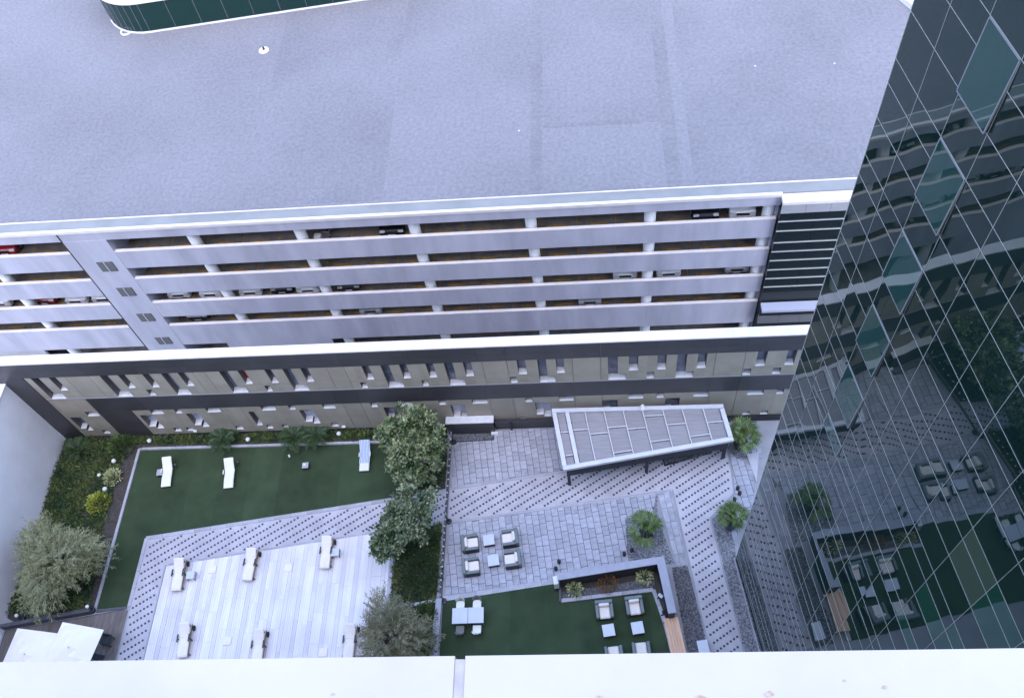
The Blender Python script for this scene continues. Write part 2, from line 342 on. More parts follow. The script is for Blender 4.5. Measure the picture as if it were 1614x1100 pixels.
gpart('end_wall', mb().box(12.3, 12.5, GY + 0.2, 74.0, -11.9, 5.5), 'render')
gpart('core_wall', mb().box(CORE0, CORE1, GY - 0.08, 50.0, -11.9, 5.08), 'render')
gpart('base_wall', mb().box(-30.1, -21.3, GY - 0.05, GY + 0.15, -11.9, -8.285), 'render')
gpart('base_wall', mb().box(XL, -46.0, GY - 0.05, GY + 0.15, -11.9, -8.285), 'concrete')
gpart('expansion_joint', mb().box(CORE0 - 0.05, CORE0 + 0.03, GY - 0.10, GY + 0.05, -11.9, 5.88), 'darkjoint')
for z0, z1 in ((1.68, 2.75), (-1.35, -0.35), (-4.72, -3.72), (-8.0, -7.05)):
    fr = gpart('louvre_window', mb().box(-35.75, -34.52, GY - 0.10, GY - 0.081, z0, z1), 'louvre')
    for j in range(7):
        z = z0 + (j + 0.5) * (z1 - z0) / 7
        mb().quad((-35.7, GY - 0.15, z - 0.05), (-34.57, GY - 0.15, z - 0.05), (-34.57, GY - 0.101, z + 0.04), (-35.7, GY - 0.101, z + 0.04)).sub('louvre_blade', 'louvre', fr, gar)
    gpart('centre_bar', mb().box(-35.18, -35.10, GY - 0.17, GY - 0.10, z0, z1), 'render')
levels = [(FLOORS[0], 5.08)] + [(FLOORS[i], BOTS[i - 1]) for i in range(1, 4)] + [(FLOORS[4], BOTS[3])]
for x in (-68.3, -60.2, -52.2, -44.15, -27.95, -20.2, -12.1, -4.0, 4.1, 11.95):
    for z0, z1 in levels:
        if z0 < -11 and -30 < x < -22: continue
        gpart('column', mb().lathe([(0.40, z0), (0.40, z1 + 0.3)], x, GY + 0.62, 18), 'colpaint', smooth=False)
# wheel stops, one per bay and deck
wsm = mb().bbox(-0.72, 0.72, -0.09, 0.09, 0, 0.12, 0.03).mesh('wheel_stop', 'yellow')
for i in range(4):
    x = -58.5
    while x < 11.5:
        if not (CORE0 - 0.9 < x < CORE1 + 0.9) and random.random() < 0.97:
            inst('wheel_stop', wsm, gar, (x + 12, 1.18 + random.uniform(-.03, .03), FLOORS[i] + 12 + 0.004), (0, 0, random.uniform(-.02, .02)))
        x += 2.68
# painted bay lines
for i in range(4):
    b = mb(); x = -58.5 - 1.34
    while x < 12:
        b.box(x - 0.05, x + 0.05, GY + 1.0, GY + 5.5, FLOORS[i] + 0.004, FLOORS[i] + 0.008); x += 2.68
    tag(gpart('bay_lines', b, 'yellow'), kind='stuff')
# glazed stair tower at the right end
SX0, SX1, SY = 12.42, 19.5, GY - 0.62
gpart('stair_cap', mb().box(SX0, SX1, SY - 0.06, GY + 0.09, 5.72, 5.98), 'white')
x = SX0
while x < SX1 - 0.1:
    gpart('cap_panel', mb().box(x + 0.01, min(x + 1.55, SX1), SY, SY + 0.12, 4.86, 5.715), 'concrete'); x += 1.56
gpart('stair_back', mb().box(SX0 + 0.05, SX1, SY + 0.16, GY + 0.3, -11.9, 4.85), 'spandrel')
fz = [4.86, 4.04, 3.08, 1.88, 0.92, -0.06, -1.10, -2.11, -3.10, -3.8]
for i in range(9):
    x = SX0 + 0.02
    while x < SX1 - 0.1:
        gpart('pane', mb().box(x, min(x + 2.3, SX1), SY + 0.06, SY + 0.09, fz[i + 1] + 0.03, fz[i] - 0.03), 'stair_glass'); x += 2.32
    if i: gpart('fin', mb().box(SX0 - 0.02, SX1, SY - 0.0, SY + 0.05, fz[i] - 0.03, fz[i] + 0.03), 'mullion')
gpart('lower_ledge', mb().box(SX0 + 0.06, SX1, SY - 0.72, SY + 0.05, -5.3, -5.05), 'ledgeblue')
gpart('recess', mb().box(SX0 + 0.05, SX1, SY - 0.3, SY + 0.1, -6.25, -5.31), 'spandrel')
x = SX0
while x < SX1 - 0.1:
    gpart('cap_panel', mb().box(x + 0.01, min(x + 1.55, SX1), SY - 0.35, SY - 0.1, -7.2, -6.26), 'louvregrey'); x += 1.56
# far right roof corner: raised white upstand running back from the edge
gpart('upstand', mb().bar((23.4, 60.0, 6.2), (30.5, 45.0, 6.2), 0.5, 0.5), 'white')
gpart('upstand', mb().box(23.2, 60.0, 59.2, 59.9, 5.6, 6.7), 'white')
# rounded glazed pavilion on the roof
pav = thing('roof_pavilion', 'dark green glazed pavilion with rounded corner and white rim on the garage roof', 'building', (-30, 66, 6.02))
def pav_path(off):
    pts = [(-41.6, 78.0)]
    c = Vector((-36.0, 65.5)); r0 = 4.0 + off
    a0, a1 = R(180 + 7), R(270 + 7.0)
    for k in range(11):
        a = a0 + (a1 - a0) * k / 10; pts.append((c.x + r0 * math.cos(a), c.y + r0 * math.sin(a)))
    pts[0] = (pts[1][0] - 1.4, 80.0)
    ex = pts[-1]; pts.append((ex[0] + 24, ex[1] + 24 * math.tan(R(7.0))))
    return pts
po, pi = pav_path(0.0), pav_path(-0.2)
segs = []
for i in range(len(po) - 1):
    L_ = math.hypot(po[i + 1][0] - po[i][0], po[i + 1][1] - po[i][1]); n = max(1, round(L_ / 2.2)) if L_ > 3 else 1
    for k in range(n):
        f0, f1 = k / n, (k + 1) / n
        segs.append(tuple((a[0] + (b[0] - a[0]) * f, a[1] + (b[1] - a[1]) * f) for (a, b) in ((po[i], po[i + 1]), (pi[i], pi[i + 1])) for f in (f0, f1)))
for (a, b_, c, d) in segs:
    g = mb().prism([a, b_, d, c], 6.165, 8.75).build('pane', 'drum_glass', pav, local=False)
    mb().bar((a[0], a[1], 6.3), (a[0], a[1], 8.75), 0.05).build('mullion', 'darkkerb', pav, local=False)
rim = pav_path(0.07); cap = pav_path(0.12)
mb().prism(rim + [(rim[-1][0], 80), ], 6.03, 6.16).build('base_rim', 'white', pav, local=False)
mb().prism(cap + [(cap[-1][0], 80), ], 8.76, 8.98).build('roof_cap', 'white', pav, local=False)
# small things lying on the roof
dr = thing('roof_drain', 'round white roof drain with dark spout near middle of grey roof', 'drain', G(416, 80, 6.02))
mb().lathe([(0.42, 0), (0.40, 0.06), (0.28, 0.08)], seg=18).build('rim', 'white', dr); mb().lathe([(0.1, 0.08), (0.09, 0.28)], 0.02, 0.02, 10).build('spout', 'blackmetal', dr)
dr = thing('roof_ring', 'pale ring fitting on the roof beside the pavilion corner', 'drain', G(199, 51, 6.02))
b = mb(); n = 20
for i in range(n):
    a, a2 = 2 * math.pi * i / n, 2 * math.pi * (i + 1) / n
    b.bar((0.42 * math.cos(a), 0.42 * math.sin(a), 0.05), (0.42 * math.cos(a2), 0.42 * math.sin(a2), 0.05), 0.1)
b.build('ring', 'sill', dr)
for (px, py, lab) in ((1190, 105, 'small white scrap lying on the right part of the grey roof'), (1315, 101, 'tiny pale lump on the roof close to the glass tower edge'), (818, 207, 'small white speck of debris on the roof above the garage front')):
    p = G(px, py, 6.02); o = mb().sphere((0, 0, 0.03), 0.09, 8, 5, 0.4).build('roof_debris', 'kerb'); o.location = p; tag(o, lab, 'debris')

# ------------------------------------------------------------------ cars on the garage decks
def make_car(paint, label, loc, rz, suv=False):
    t = thing('parked_car', label, 'car', loc, rz, 'cars parked on the garage decks')
    H = 1.68 if suv else 1.46
    # nose at y = 0 (towards -y), car runs to +y
    prof = [(0.0, 0.32), (0.02, 0.62), (0.16, 0.76), (1.05, 0.95), (1.25, 0.98), (3.55, 1.0), (4.15, 0.98), (4.32, 0.85), (4.38, 0.5), (4.36, 0.3), (0.05, 0.22)]
    if suv: prof = [(y, z + (0.12 if z > 0.5 else 0.04)) for y, z in prof]
    b = mb(); rings = []
    for x, inset, dz in ((-0.9, 0.06, 0.05), (-0.84, 0.0, 0.0), (-0.45, -0.06, -0.01), (0.45, -0.06, -0.01), (0.84, 0.0, 0.0), (0.9, 0.06, 0.05)):
        ids = []
        for (y, z) in prof:
            yy = y + (inset if y < 2 else -inset); zz = z - (dz if z > 0.5 else -dz)
            ids.append(len(b.v)); b.v.append((x, yy, zz))
        rings.append(ids)
    k = len(prof)
    for i in range(len(rings) - 1):
        for j in range(k): b.f.append((rings[i][j], rings[i][(j + 1) % k], rings[i + 1][(j + 1) % k], rings[i + 1][j]))
    b.f.append(tuple(reversed(rings[0]))); b.f.append(tuple(rings[-1]))
    b.build('body', paint, t, smooth=False)
    z0 = 0.95 + (0.12 if suv else 0)
    g = mb(); lo = [(-0.78, 1.1), (0.78, 1.1), (0.78, 4.1), (-0.78, 4.1)]; hi = [(-0.56, 1.95), (0.56, 1.95), (0.56, 3.55), (-0.56, 3.55)]
    n = len(g.v); g.v += [(x, y, z0) for x, y in lo] + [(x, y, H - 0.05) for x, y in hi]
    for i in range(4): g.f.append((i, (i + 1) % 4, 4 + (i + 1) % 4, 4 + i))
    g.build('windows', 'carglass', t)
    mb().bbox(-0.60, 0.60, 1.90, 3.62, H - 0.06, H, 0.025).build('roof', paint, t)
    for sx in (-1, 1):
        mb().bar((sx * 0.74, 1.08, z0), (sx * 0.58, 1.93, H - 0.04), 0.07).build('pillar', paint, t)
        mb().bbox(sx * 0.66 - 0.19, sx * 0.66 + 0.19, -0.03 - 0.0, 0.10, 0.60 + (0.12 if suv else 0), 0.74 + (0.12 if suv else 0), 0.02).build('headlight', 'lamp', t)
        mb().box(sx * 0.66 - 0.18, sx * 0.66 + 0.18, 4.30, 4.40, 0.75, 0.9).build('tail_light', 'tail', t)
        mb().bbox(sx * 0.98 - 0.09, sx * 0.98 + 0.09, 1.35, 1.50, 0.98, 1.10, 0.02).build('mirror', paint, t)
        for y in (0.78, 3.45):
            w = mb(); w.tube([(sx * 0.72, y, 0.33), (sx * 0.92, y, 0.33)], [0.33, 0.33], 18); wo = w.build('wheel', 'rubber', t)
            mb().tube([(sx * 0.85, y, 0.33), (sx * 0.93, y, 0.33)], [0.2, 0.2], 14).build('rim', 'greymetal', wo)
    mb().box(-0.44, 0.44, -0.072, 0.0, 0.52, 0.68).build('grille', 'blackmetal', t); mb().box(-0.62, 0.62, -0.074, 0.0, 0.25, 0.36).build('intake', 'blackmetal', t); mb().box(-0.80, 0.80, 1.02, 1.12, 0.955, 0.985).build('wiper_cowl', 'blackmetal', t)
    mb().box(-0.26, 0.26, -0.085, -0.07, 0.36, 0.46).build('plate', 'whitemetal', t)
    return t
cars = [
 ('car_red', -42.9, 0, 'red car on the top deck at the far left', 0.1, False),
 ('car_white', -47.0, 2, 'white car on the third deck at the picture\'s left edge', 0.0, True),
 ('car_red', -43.3, 2, 'dark red car on the third deck left of the wall core', 0.15, False),
 ('car_white', -40.6, 2, 'white car second from the wall core on the third deck, left of the core', -0.1, False),
 ('car_white', -38.4, 2, 'white car nearest the wall core on the third deck, left of the core', 0.0, False),
 ('car_white', -32.2, 2, 'white car just right of the wall core on the third deck', 0.15, False),
 ('car_white', -29.6, 2, 'white saloon beside the first round column on the third deck', 0.0, False),
 ('car_white', -26.4, 2, 'white hatchback right of the first column on the third deck', 0.0, False),
 ('car_black', -23.9, 2, 'black car between two white cars on the third deck', 0.2, False),
 ('car_white', -21.8, 2, 'white car left of the second column on the third deck', 0.0, True),
 ('car_grey', -18.6, 2, 'dark grey car right of the second column on the third deck', 0.1, False),
 ('car_silver', -17.6, 3, 'silver car on the lowest open deck near the left', 0.0, False),
 ('car_black', -13.9, 0, 'black car on the top deck beside a round column', 0.05, False),
 ('car_black', 7.9, 0, 'black car on the top deck near the stair tower', -0.1, True),
 ('car_white', 10.4, 0, 'white car on the top deck next to the stair tower', 0.15, False),
 ('car_white', 2.5, 2, 'white car left of the fifth column on the third deck', 0.0, False),
 ('car_white', 5.7, 2, 'white car right of the fifth column on the third deck', 0.0, False),
 ('car_silver', 10.7, 2, 'silver car with red rear end near the stair tower on the third deck', 0.2, False),
 ('car_silver', -0.2, 3, 'silver car on the lowest open deck in the middle', -0.05, False),
 ('car_grey', -31.9, 3, 'dark car on the lowest open deck right of the wall core', 0.2, True)]
for p, x, lv, lab, dy, suv in cars:
    make_car(p, lab, (x, GY + 0.86 + dy * 0.6, FLOORS[lv] + 0.002), random.uniform(-0.02, 0.02), suv)
mo = thing('motorbike', 'dark motorbike leaning on the top garage deck beside a column', 'motorbike', (-18.6, GY + 1.35, FLOORS[0]), R(25))
for y in (-0.62, 0.62):
    w = mb(); n = 16
    for i in range(n):
        a, a2 = 2 * math.pi * i / n, 2 * math.pi * (i + 1) / n
        w.bar((0, y + 0.28 * math.cos(a), 0.32 + 0.28 * math.sin(a)), (0, y + 0.28 * math.cos(a2), 0.32 + 0.28 * math.sin(a2)), 0.09)
    w.build('wheel', 'rubber', mo)
mb().tube([(0, -0.45, 0.75), (0, 0.0, 0.9), (0, 0.25, 0.78)], [0.08, 0.16, 0.1], 10).build('tank', 'car_black', mo)
mb().tube([(0, 0.2, 0.8), (0, 0.8, 0.88)], [0.13, 0.08], 8).build('seat', 'rubber', mo)
mb().bbox(-0.14, 0.14, -0.25, 0.3, 0.25, 0.65, 0.05).build('engine', 'greymetal', mo)
mb().tube([(-0.38, -0.35, 1.05), (0, -0.5, 0.98), (0.38, -0.35, 1.05)], [0.02, 0.02, 0.02], 6).build('handlebar', 'greymetal', mo)
mb().bar((0, -0.62, 0.32), (0, -0.45, 0.98), 0.07).build('fork', 'greymetal', mo)
bx = mb().bbox(-0.25, 0.25, -0.2, 0.2, 0, 0.42, 0.03); o = bx.build('white_crate', 'whitemetal'); o.location = (-19.35, GY + 1.15, FLOORS[0] + 0.003); tag(o, 'small white crate beside the motorbike on the top deck', 'crate')

# ------------------------------------------------------------------ podium facade behind the courtyard
PY = 27.0
pod = thing('podium_building', 'low building with cream and dark cladding bands and small deep windows behind the courtyard', 'building', (-12, PY, 0))
def ppart(name, b, mt, parent=pod, smooth=False): return b.build(name, mt, parent, local=False, smooth=smooth)
PX0, PX1 = -35.5, 11.7
ppart('core', mb().box(PX0, PX1, PY + 0.44, PY + 0.56, -11.9, 9.185), 'reveal')
x = PX0
while x < PX1 - 0.1:
    x2 = min(x + 8.6, PX1)
    ppart('coping', mb().box(x + 0.004, x2 - 0.004, PY - 0.04, PY + 0.58, 9.19, 9.29), 'white'); x = x2
def joints(xs, z0, z1, y0=PY - 0.02, name='dark_panel', mt='darkpanel', split=None):
    for a, b in zip(xs[:-1], xs[1:]):
        zs = [z0, z1] if not split else [z0, split, z1]
        for q, r_ in zip(zs[:-1], zs[1:]):
            ppart(name, mb().box(a + 0.008, b - 0.008, y0, PY + 0.2, q + 0.006, r_ - 0.006), mt)
TOPJ = [PX0, -32.9, -29.92, -26.8, -23.65, -19.9, -16.19, -14.5, -10.5, -6.62, -5.0, -1.25, 0.34, 3.5, 6.63, 8.36, PX1]
joints(TOPJ, 7.72, 9.188, split=8.42)
MIDJ = [-31.5, -28.2, -24.4, -20.2, -15.9, -14.47, -10.4, -6.61, -1.3, 2.6, 6.63, 8.36, PX1]
joints(MIDJ, 3.5, 5.14)
ppart('band_trim', mb().box(-34.0, PX1, PY - 0.035, PY + 0.05, 5.145, 5.20), 'joint')
ppart('backing', mb().box(PX0, PX1, PY + 0.02, PY + 0.1, 7.73, 9.18), 'joint')
ppart('backing', mb().box(-31.45, PX1, PY + 0.02, PY + 0.1, 3.51, 5.13), 'joint')
joints([PX0, -34.05], 0.0, 7.72, name='dark_panel'); joints([-31.5, -29.3], 0.0, 3.5, name='dark_panel')
ppart('plinth', mb().box(-34.04, -31.51, PY - 0.01, PY + 0.2, 0, 0.28), 'darkwall'); ppart('plinth', mb().box(-29.29, PX1, PY - 0.01, PY + 0.2, 0, 0.28), 'darkwall')
D = 0.42
def window(rects, glass='winglass', sillm='sill', zs=None):
    """rects: one or two openings (x0,x1,z0,z1) that join into one window"""
    w = ppart('window', window_reveal(rects), 'reveal')
    for (x0, x1, z0, z1) in rects:
        mb().box(x0 + 0.004, x1 - 0.004, PY + D - 0.03, PY + D - 0.01, z0, z1).sub('pane', glass, w, pod)
        mb().box(x0 + 0.003, x1 - 0.003, PY - 0.03, PY + D - 0.031, z0 + 0.002, z0 + 0.03).sub('sill', sillm, w, pod)
    return w
def window_reveal(rects):
    b = mb()
    for k, (x0, x1, z0, z1) in enumerate(rects):
        y0, y1 = PY + 0.002, PY + D
        lo = 0.0
        if not (len(rects) == 2 and k == 1): b.quad((x0, y0, z0), (x0, y1, z0), (x0, y1, z1), (x0, y0, z1))
        if len(rects) == 2 and k == 0: b.quad((x1, y0, rects[1][3]), (x1, y0, z1), (x1, y1, z1), (x1, y1, rects[1][3]))
        else: b.quad((x1, y0, z0), (x1, y0, z1), (x1, y1, z1), (x1, y1, z0))
        b.quad((x0, y0, z1), (x0, y1, z1), (x1, y1, z1), (x1, y0, z1))
        b.quad((x0, y0, z0), (x1, y0, z0), (x1, y1, z0), (x0, y1, z0))
    return b
UP = []; LO = []
for x0, x1 in ((-33.6, -32.63), (-29.27, -28.31), (-25.47, -24.57), (-21.93, -20.98), (-18.1, -17.19), (-12.29, -11.37), (-8.6, -7.67), (-3.25, -2.33), (0.74, 1.78), (4.62, 5.62)):
    xm = x0 + (x1 - x0) * 0.54; UP.append(([(x0, xm, 5.24, 7.70), (xm, x1, 5.24, 5.86)], 'winglass'))
for x0, x1 in ((-32.46, -32.02), (-28.13, -27.69), (-26.62, -26.18), (-24.44, -24.0), (-20.8, -20.37), (-19.18, -18.77), (-17.03, -16.6), (-13.4, -12.98), (-11.2, -10.77), (-9.66, -9.22), (-7.5, -7.04), (-4.42, -3.93), (-2.2, -1.74), (1.92, 2.45), (3.52, 4.03), (5.76, 6.27), (9.03, 9.57), (10.65, 11.16)):
    UP.append(([(x0, x1, 6.22, 7.70)], 'red' if abs(x0 + 20.8) < 0.02 else 'winglass'))
for x0, x1 in ((-27.2, -26.81), (-19.79, -19.45), (-13.93, -13.57), (-10.22, -9.86), (-4.97, -4.57), (2.96, 3.39), (8.42, 8.88), (10.09, 10.55)):
    UP.append(([(x0, x1, 5.28, 5.92)], 'winglass'))
for x0, x1 in ((-32.41, -31.63), (-28.13, -27.34), (-24.48, -23.57), (-16.96, -16.17), (-12.2, -11.3), (-7.57, -6.63), (-2.24, -1.36), (1.92, 2.83), (5.8, 6.67), (8.97, 9.92), (-26.52, -26.12), (-20.9, -20.0), (-19.12, -18.74), (-13.9, -13.5), (-9.64, -9.2), (-4.3, -3.88), (3.62, 4.06), (10.67, 11.08)):
    LO.append(([(x0, x1, 2.97, 3.49)], 'winglass'))
for x0, x1, g in ((-33.74, -33.0, 'winglass'), (-29.05, -28.15, 'winblind'), (-25.97, -25.09, 'winblind'), (-21.88, -21.5, 'winglass'), (-18.58, -17.67, 'winblind'), (-13.2, -12.4, 'winglass'), (-8.99, -8.11, 'winblind'), (-3.74, -2.82, 'winblind'), (0.39, 1.3, 'winglass'), (4.16, 5.03, 'winglass')):
    xm = x0 + (x1 - x0) * 0.5
    LO.append(([(x0, xm, 1.36, 2.84), (xm, x1, 1.10, 2.84)] if x1 - x0 > 0.6 else [(x0, x1, 1.10, 2.84)], g))
for x0, x1 in ((8.97, 9.4), (10.05, 10.5)): LO.append(([(x0, x1, 0.52, 0.92)], 'winglass'))
for x0, x1 in ((-4.89, -4.48), (-27.6, -27.15), (-26.75, -26.3), (-23.4, -22.95), (-20.3, -19.85), (-17.04, -16.6), (-33.0 + 0.5, -32.05), (-21.35, -20.95)):
    LO.append(([(x0, x1, 0.62, 1.05)], 'winglass'))
def clad(xs, z0, z1, wins):
    rects = [r_ for w in wins for r_ in w[0]]
    for a, b in zip(xs[:-1], xs[1:]):
        a += 0.012; b -= 0.012
        rs = [r_ for r_ in rects if r_[1] > a and r_[0] < b and r_[2] >= z0 - 0.01 and r_[3] <= z1 + 0.01]
        X = sorted({a, b} | {min(max(v, a), b) for r_ in rs for v in r_[:2]}); Z = sorted({z0, z1} | {min(max(v, z0), z1) for r_ in rs for v in r_[2:]})
        m_ = mb()
        for i in range(len(X) - 1):
            for j in range(len(Z) - 1):
                cx, cz = (X[i] + X[i + 1]) / 2, (Z[j] + Z[j + 1]) / 2
                if any(r_[0] < cx < r_[1] and r_[2] < cz < r_[3] for r_ in rs): continue
                m_.quad((X[i], PY, Z[j]), (X[i + 1], PY, Z[j]), (X[i + 1], PY, Z[j + 1]), (X[i], PY, Z[j + 1]))
        for xe, sgn in ((a, -1), (b, 1)):
            m_.quad((xe, PY, z0), (xe, PY + 0.1, z0), (xe, PY + 0.1, z1), (xe, PY, z1))
        ppart('cladding_panel', m_, 'cream')
UJ = [-34.03, -31.45, -29.97, -23.55, -22.8, -15.5, -14.48, -6.4, -5.0, -1.28, 0.33, 6.75, 8.38, PX1]
clad(UJ, 5.2, 7.715, UP)
clad([-34.03, -31.52], 0.28, 5.2, LO)
LJ = [-29.28, -23.45, -22.2, -15.6, -14.48, -6.45, -5.03, -1.28, 0.36, 6.75, 8.33, PX1]
clad(LJ, 0.28, 3.5, LO)
for w in UP + LO: window(*w)
# white curtain stripe in one open pane, wall lamps
for (px, py) in ((542, 673), (308, 680), (690, 655)):
    p = G(px, py, 0.6); o = mb().bbox(-0.12, 0.12, -0.1, 0.02, -0.06, 0.08, 0.02).build('wall_lamp', 'globe'); o.location = (p.x, PY - 0.035, 0.62)
    tag(o, {542: 'small white wall lamp on the cream facade near the large tree', 308: 'small white wall lamp low on the facade left of the cycad', 690: 'small white wall lamp on the facade right behind the tree crown'}[px], 'lamp')

# ------------------------------------------------------------------ white side wall on the left
wl_ = thing('side_wall', 'tall white plastered side wall with faint grey stains at the left edge', 'wall', (-35.9, 20, 0))
mb().box(-36.15, -35.52, 2.0, PY - 0.022, 0, 7.1).build('wall', 'plaster', wl_, local=False)
mb().box(-36.25, -35.44, 2.0, PY - 0.022, 7.1, 7.22).build('coping', 'white', wl_, local=False)

# ------------------------------------------------------------------ courtyard surfaces
def sheet(name, poly, mt, z0, z1, parent=None, kind='structure'):
    o = mb().prism(poly, z0, z1).build(name, mt); o['kind'] = kind; return o
def kerb_line(pts, w, h, mt='kerb', unit=1.0, name='kerb', z0=0.0):
    """a kerb of single stones laid along a line"""
    root = structure(bpy.data.objects.new(name, None)); col.objects.link(root); root.location = (pts[0][0], pts[0][1], 0)
    for a, b in zip(pts[:-1], pts[1:]):
        a = Vector((*a, 0)); b = Vector((*b, 0)); L_ = (b - a).length; n = max(1, round(L_ / unit)); ang = math.atan2(b.y - a.y, b.x - a.x)
        me = mb().bbox(-L_ / n / 2 + 0.006, L_ / n / 2 - 0.006, -w / 2, w / 2, z0, h, 0.012).mesh('kerb_stone', mt)
        for k in range(n):
            c = a + (b - a) * ((k + 0.5) / n); inst('kerb_stone', me, root, (c.x - pts[0][0], c.y - pts[0][1], random.uniform(-.003, .003)), (0, 0, ang))
    return root
LAWN_A = [(-30.0, 25.95), (-13.2, 25.95), (-9.5, 25.95), (-9.5, 22.72), (-13.07, 22.17), (-28.13, 19.99), (-28.13, 15.65), (-30.0, 15.45)]
def clipx(poly, xa, xb):
    for lim, keep in ((xa, lambda p: p[0] >= xa), (xb, lambda p: p[0] <= xb)):
        out = []
        for i in range(len(poly)):
            p, q = poly[i - 1], poly[i]
            if keep(p) != keep(q):
                t = (lim - p[0]) / (q[0] - p[0]); out.append((lim, p[1] + (q[1] - p[1]) * t))
            if keep(q): out.append(q)
        poly = out
        if not poly: return []
    return poly
def lawn(poly, w):
    root = structure(bpy.data.objects.new('lawn', None)); col.objects.link(root); x = min(p[0] for p in poly); x1 = max(p[0] for p in poly)
    while x < x1 - 0.01:
        q = clipx(poly, x, min(x + w, x1)); x += w
        if len(q) > 2: mb().prism(q, 0.001, 0.03 + random.uniform(0, 0.004)).build('turf_roll', 'turf', root)
lawn(LAWN_A, 1.96)
LAWN_B = [(-9.2, 15.7), (-2.55, 16.66), (-2.42, 15.6), (2.75, 16.2), (3.75, 11.9), (-9.2, 11.0)]
lawn(LAWN_B, 1.96)
kerb_line([(-30.1, 26.05), (-30.1, 15.4)], 0.18, 0.10)
kerb_line([(-29.9, 26.06), (-9.6, 26.06)], 0.16, 0.10)
kerb_line([(-28.05, 15.6), (-28.05, 19.85), (-13.07, 22.02), (-9.4, 22.55)], 0.22, 0.05)
kerb_line([(-30.0, 15.33), (-28.15, 15.55)], 0.16, 0.06, 'darkkerb')
kerb_line([(-9.2, 15.84), (-2.6, 16.8)], 0.30, 0.04)
# paths of pale stone with rows of dark square insets
PATH_A = [(-27.93, 12.0), (-27.93, 19.75), (-13.0, 21.9), (-9.3, 22.45), (-9.3, 20.62), (-12.3, 20.18), (-26.45, 18.14), (-26.45, 12.0)]
PATH_B = [(-9.2, 22.6), (-1.5, 23.68), (7.85, 25.0), (7.95, 22.0), (6.35, 20.45), (7.45, 12.2), (5.72, 12.2), (4.4, 22.32), (-0.98, 21.62), (-9.2, 20.52)]
def path(name, poly, label_seed):
    root = structure(mb().prism(poly, 0.0, 0.024).build(name, 'stone'))
    random.seed(label_seed); b = mb(); d = Vector((math.cos(R(33)), math.sin(R(33)))); q = Vector((-d.y, d.x))
    for i in range(-120, 160):
        off = (i % 2) * 0.11
        for k in range(-220, 220):
            p = d * (k * 0.225 + off) + q * (i * 0.44)
            if all(inside(poly, p.x + ex, p.y + ey) for ex in (-.09, .09) for ey in (-.09, .09)):
                b.box(p.x - 0.06, p.x + 0.06, p.y - 0.06, p.y + 0.06, 0.025, 0.029)
    o = b.build('inset', 'dot', root); o['kind'] = 'stuff'
    return root
path('path', PATH_A, 3); path('path', PATH_B, 4)
# paved terraces: single slabs in staggered columns turned with the layout
pave_all = []; border = []
def pave(poly, w=0.40, lens=(0.58, 0.66, 0.74)):
    c, s_ = math.cos(SK), math.sin(SK)
    xs = [p[0] * c + p[1] * s_ for p in poly]; ys = [-p[0] * s_ + p[1] * c for p in poly]
    u = min(xs)
    while u < max(xs):
        v = min(ys) - random.uniform(0, 0.6)
        while v < max(ys):
            ln = random.choice(lens); cu, cv = u + w / 2, v + ln / 2
            # clip by testing corners
            ok = [inside(poly, (cu + a * (w / 2 - .02)) * c - (cv + b * (ln / 2 - .02)) * s_, (cu + a * (w / 2 - .02)) * s_ + (cv + b * (ln / 2 - .02)) * c) for a in (-1, 1) for b in (-1, 1)]
            if all(ok): pave_all.append((cu * c - cv * s_, cu * s_ + cv * c, w, ln))
            else:
                q = list(zip(xs, ys))
                for ax, lim, sg in ((0, cu - w / 2 + .014, 1), (0, cu + w / 2 - .014, -1), (1, cv - ln / 2 + .014, 1), (1, cv + ln / 2 - .014, -1)):
                    out = []
                    for i in range(len(q)):
                        p0, p1 = q[i - 1], q[i]; k0, k1 = (p0[ax] - lim) * sg >= 0, (p1[ax] - lim) * sg >= 0
                        if k0 != k1: t = (lim - p0[ax]) / (p1[ax] - p0[ax]); out.append((p0[0] + (p1[0] - p0[0]) * t, p0[1] + (p1[1] - p0[1]) * t))
                        if k1: out.append(p1)
                    q = out
                    if len(q) < 3: break
                if len(q) >= 3:
                    ar = abs(sum(q[i - 1][0] * q[i][1] - q[i][0] * q[i - 1][1] for i in range(len(q)))) / 2
                    if ar > 0.012: border.append([(a * c - b * s_, a * s_ + b * c) for a, b in q])
            v += ln
        u += w
TERR_A = [(-9.1, 26.55), (-2.2, 26.75), (9.9, 26.75), (9.9, 24.2), (8.1, 24.9), (-1.5, 23.86), (-9.1, 22.78)]
TERR_B = [(-9.1, 20.36), (-0.98, 21.46), (3.35, 22.08), (3.05, 20.6), (1.43, 20.55), (1.5, 17.85), (-2.5, 17.3), (-2.62, 16.95), (-9.1, 16.02)]
TERR_C = [(8.05, 24.6), (9.3, 23.6), (9.0, 21.0), (7.6, 19.0), (7.25, 20.8), (8.0, 21.9)]
STRIP = [(3.45, 22.1), (4.25, 22.2), (4.85, 17.6), (4.2, 17.6)]
for p in (TERR_A, TERR_B, TERR_C): sheet('terrace_bed', p, 'grout', 0.0, 0.012)
random.seed(21)
for p in (TERR_A, TERR_B, TERR_C): pave(p)
pave(STRIP, 0.35, (0.9, 1.1))
pav_root = structure(bpy.data.objects.new('terrace_paving', None)); col.objects.link(pav_root); pav_root.location = (-3, 20, 0)
pave_all.sort(key=lambda t: proj((t[0], t[1], 0))[2] / max(t[2] * t[3], 0.05) ** 0.5)
cache = {}
rest = mb()
